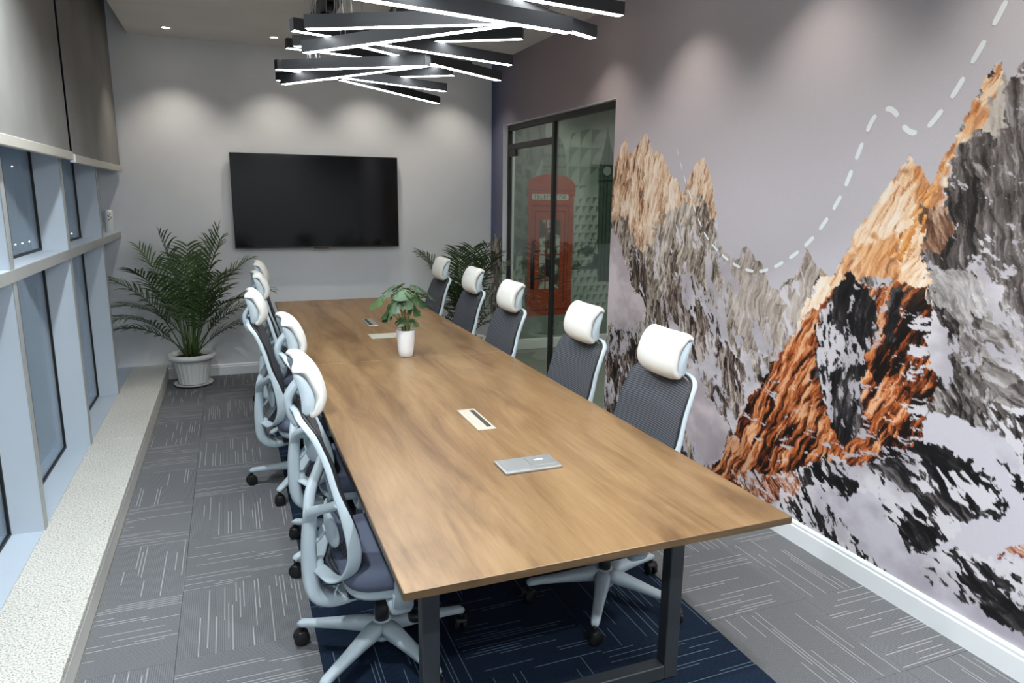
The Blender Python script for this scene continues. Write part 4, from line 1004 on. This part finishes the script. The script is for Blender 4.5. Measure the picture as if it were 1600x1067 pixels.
palm('potted_palm', (-.385, 6.715, 0), 'bushy potted palm in a fluted white pot by the windows', fr1, 5)
fr2 = [(175, 26, 0.734, 66, 22, 0.246), (195, 12, 1.042, 44, 22, 0.269), (165, 36, 0.619, 82, 15, 0.246), (215, 20, 0.756, 42, 22, 0.28), (260, 12, 1.05, 30, 22, 0.302), (300, 14, 1.0, 34, 22, 0.291), (335, 18, 1.0, 46, 22, 0.269), (240, 26, 0.662, 66, 22, 0.28), (320, 34, 0.76, 66, 14, 0.246), (205, 34, 0.576, 72, 14, 0.246), (185, 44, 0.504, 66, 13, 0.224), (355, 28, 0.74, 50, 14, 0.202), (150, 14, 0.986, 40, 22, 0.269), (310, 8, 1.0, 16, 15, 0.269), (230, 8, 0.967, 20, 22, 0.28), (300, 42, 0.56, 60, 11, 0.202)]
palm('potted_palm', (2.17, 6.64, 0), 'leafy potted palm in the corner between television wall and glass door', fr2, 9)

# monstera on the table
ms = tag(empty('potted_monstera', (0, 0, 0)), 'small split-leaf monstera in a white ceramic pot on the table', 'potted plant')
child('pot', mk(lathe_d([(.001, .0005), (.037, .0005), (.042, .004), (.047, .04), (.053, .11), (.0555, .158), (.054, .161), (.0515, .158), (.049, .13), (.001, .13)], 40)), M['ceramic'], ms)
child('soil', mk(lathe_d([(.0495, .132), (.02, .137), (.001, .138)], 24)), M['soil'], ms)
def mleaf_d(size, seed):
    r_ = random.Random(seed); V = [(0, 0, 0)]; n = 96; half_ = []
    out = []
    for i in range(n+1):
        t = -PI+2*PI*i/n; th = t
        r0 = size*(.62+.38*math.cos(th))*(1-.10*math.cos(2*th))*1.0
        r0 = size*(.55+.40*math.cos(th)+.06*math.cos(2*th)) if abs(th) < PI*.94 else size*.10
        notch = (abs(math.sin(abs(th)*4.6+.5)) < .36) and .42 < abs(th) < 2.7
        r0 *= .36 if notch else 1.
        x = r0*math.cos(th); y = r0*math.sin(th)*1.05
        out.append((x+size*.02, y))
    for s_ in (.30, 1.0):
        for x, y in out: V.append((x*s_, y*s_, -.22*(x*s_)**2/size-.55*(y*s_)**2/size+.10*abs(y*s_)))
    Fc = []; m = n+1
    for i in range(n):
        Fc.append((0, 1+i, 2+i)); Fc.append((1+i, 1+m+i, 2+m+i, 2+i))
    return V, Fc
leaves = [((-.085, -.02, .30), 190, 35, .085), ((-.135, -.01, .365), 185, 30, .10), ((-.02, -.01, .40), 250, 20, .095), ((.045, -.01, .425), 330, 15, .09), ((.09, .0, .335), 5, 18, .085), ((.035, -.03, .30), 300, 35, .07), ((-.05, -.03, .345), 230, 40, .09), ((.02, .05, .40), 80, 25, .08), ((-.03, -.035, .235), 240, 35, .055), ((.03, -.035, .225), 300, 30, .055), ((-.01, .03, .43), 150, 20, .085), ((.075, .02, .385), 20, 20, .07), ((.125, -.01, .375), 350, 28, .075), ((-.06, .01, .425), 170, 22, .085), ((-.10, -.02, .27), 205, 40, .065), ((.06, -.03, .36), 315, 40, .08), ((.0, -.05, .36), 270, 45, .075)]
rr = random.Random(21)
for k, (tip, az, pit, sz) in enumerate(leaves):
    Mx = Matrix.Translation(tip) @ Matrix.Rotation(math.radians(az), 4, 'Z') @ Matrix.Rotation(math.radians(pit), 4, 'Y')
    me = mk(mleaf_d(sz, k)); me.transform(Mx)
    lf = child('leaf', me, M['monstera'], ms)
    b = (rr.uniform(-.02, .02), rr.uniform(-.02, .02), .13)
    child('stem', mk(tube_d(catmull([b, (b[0]*1.3+tip[0]*.10, b[1]*1.3+tip[1]*.1, .13+(tip[2]-.13)*.5), (tip[0]*.7, tip[1]*.7, .13+(tip[2]-.13)*.9), tip], 4), .0036, 6)), M['mstem'], ms)
for k in range(3):
    a = k*2.1; child('sheath', mk(tube_d([(.014*math.cos(a), .014*math.sin(a), .13), (.015*math.cos(a), .015*math.sin(a), .165), (.016*math.cos(a), .016*math.sin(a), .185)], .006, 7)), M['mbrown'], ms)
ms.location = (.932, 4.02, .75)

# canister on the transom
cn_ = tag(empty('canister', (-.945, 6.86, TZ1+.001)), 'white canister with a dark leaf sprig standing on the window transom', 'canister')
obj('body', mk(lathe_d([(.001, 0), (.032, 0), (.035, .004), (.035, .17), (.033, .18), (.024, .186), (.001, .187)], 28)), M['white_can'], cn_)
sp_ = []
for (yy_, zz_, a, L) in ((0, .11, .9, .03), (0, .125, 2.2, .028), (0, .14, 1.3, .026), (0, .10, 2.6, .02)):
    V = []
    for t, w_ in ((0, .0006), (.4, .0042), (.75, .003), (1, .0004)):
        for s_ in (1, -1):
            u = L*t*math.cos(a)-w_*s_*math.sin(a); v = L*t*math.sin(a)+w_*s_*math.cos(a); th = -PI/2+.35+u/.0353
            V.append((.0353*math.cos(th), .0353*math.sin(th), zz_+v))
    sp_.append((V, [(0, 1, 3, 2), (2, 3, 5, 4), (4, 5, 7, 6)]))
obj('leaf_print', mk(join_data(sp_)), M['leafprint'], cn_)

# distant street lamps beyond the glass
for k, p in enumerate(((19, 260), (24, 382), (35, 380), (46, 377), (112, 365))):
    d = pray(p); q = Vector((0, 0, CAM_H))+d*(60/abs(d.y))
    lm = tag(empty('distant_lamp', q), ['lone distant lamp glowing high outside the upper window pane', 'leftmost of three distant lamps in a row outside the window', 'middle of three distant lamps in a row outside the window', 'rightmost of three distant lamps in a row outside the window', 'distant lamp glowing outside the narrow window pane'][k], 'lamp', 'distant city lamps')
    obj('globe', mk(lathe_d([(.001, -.035), (.025, -.025), (.035, 0), (.025, .025), (.001, .035)], 12)), M['citylamp'], lm)
    obj('post', mk(tube_d([(0, 0, -.07), (0, 0, -4)], .012, 6)), M['black'], lm)
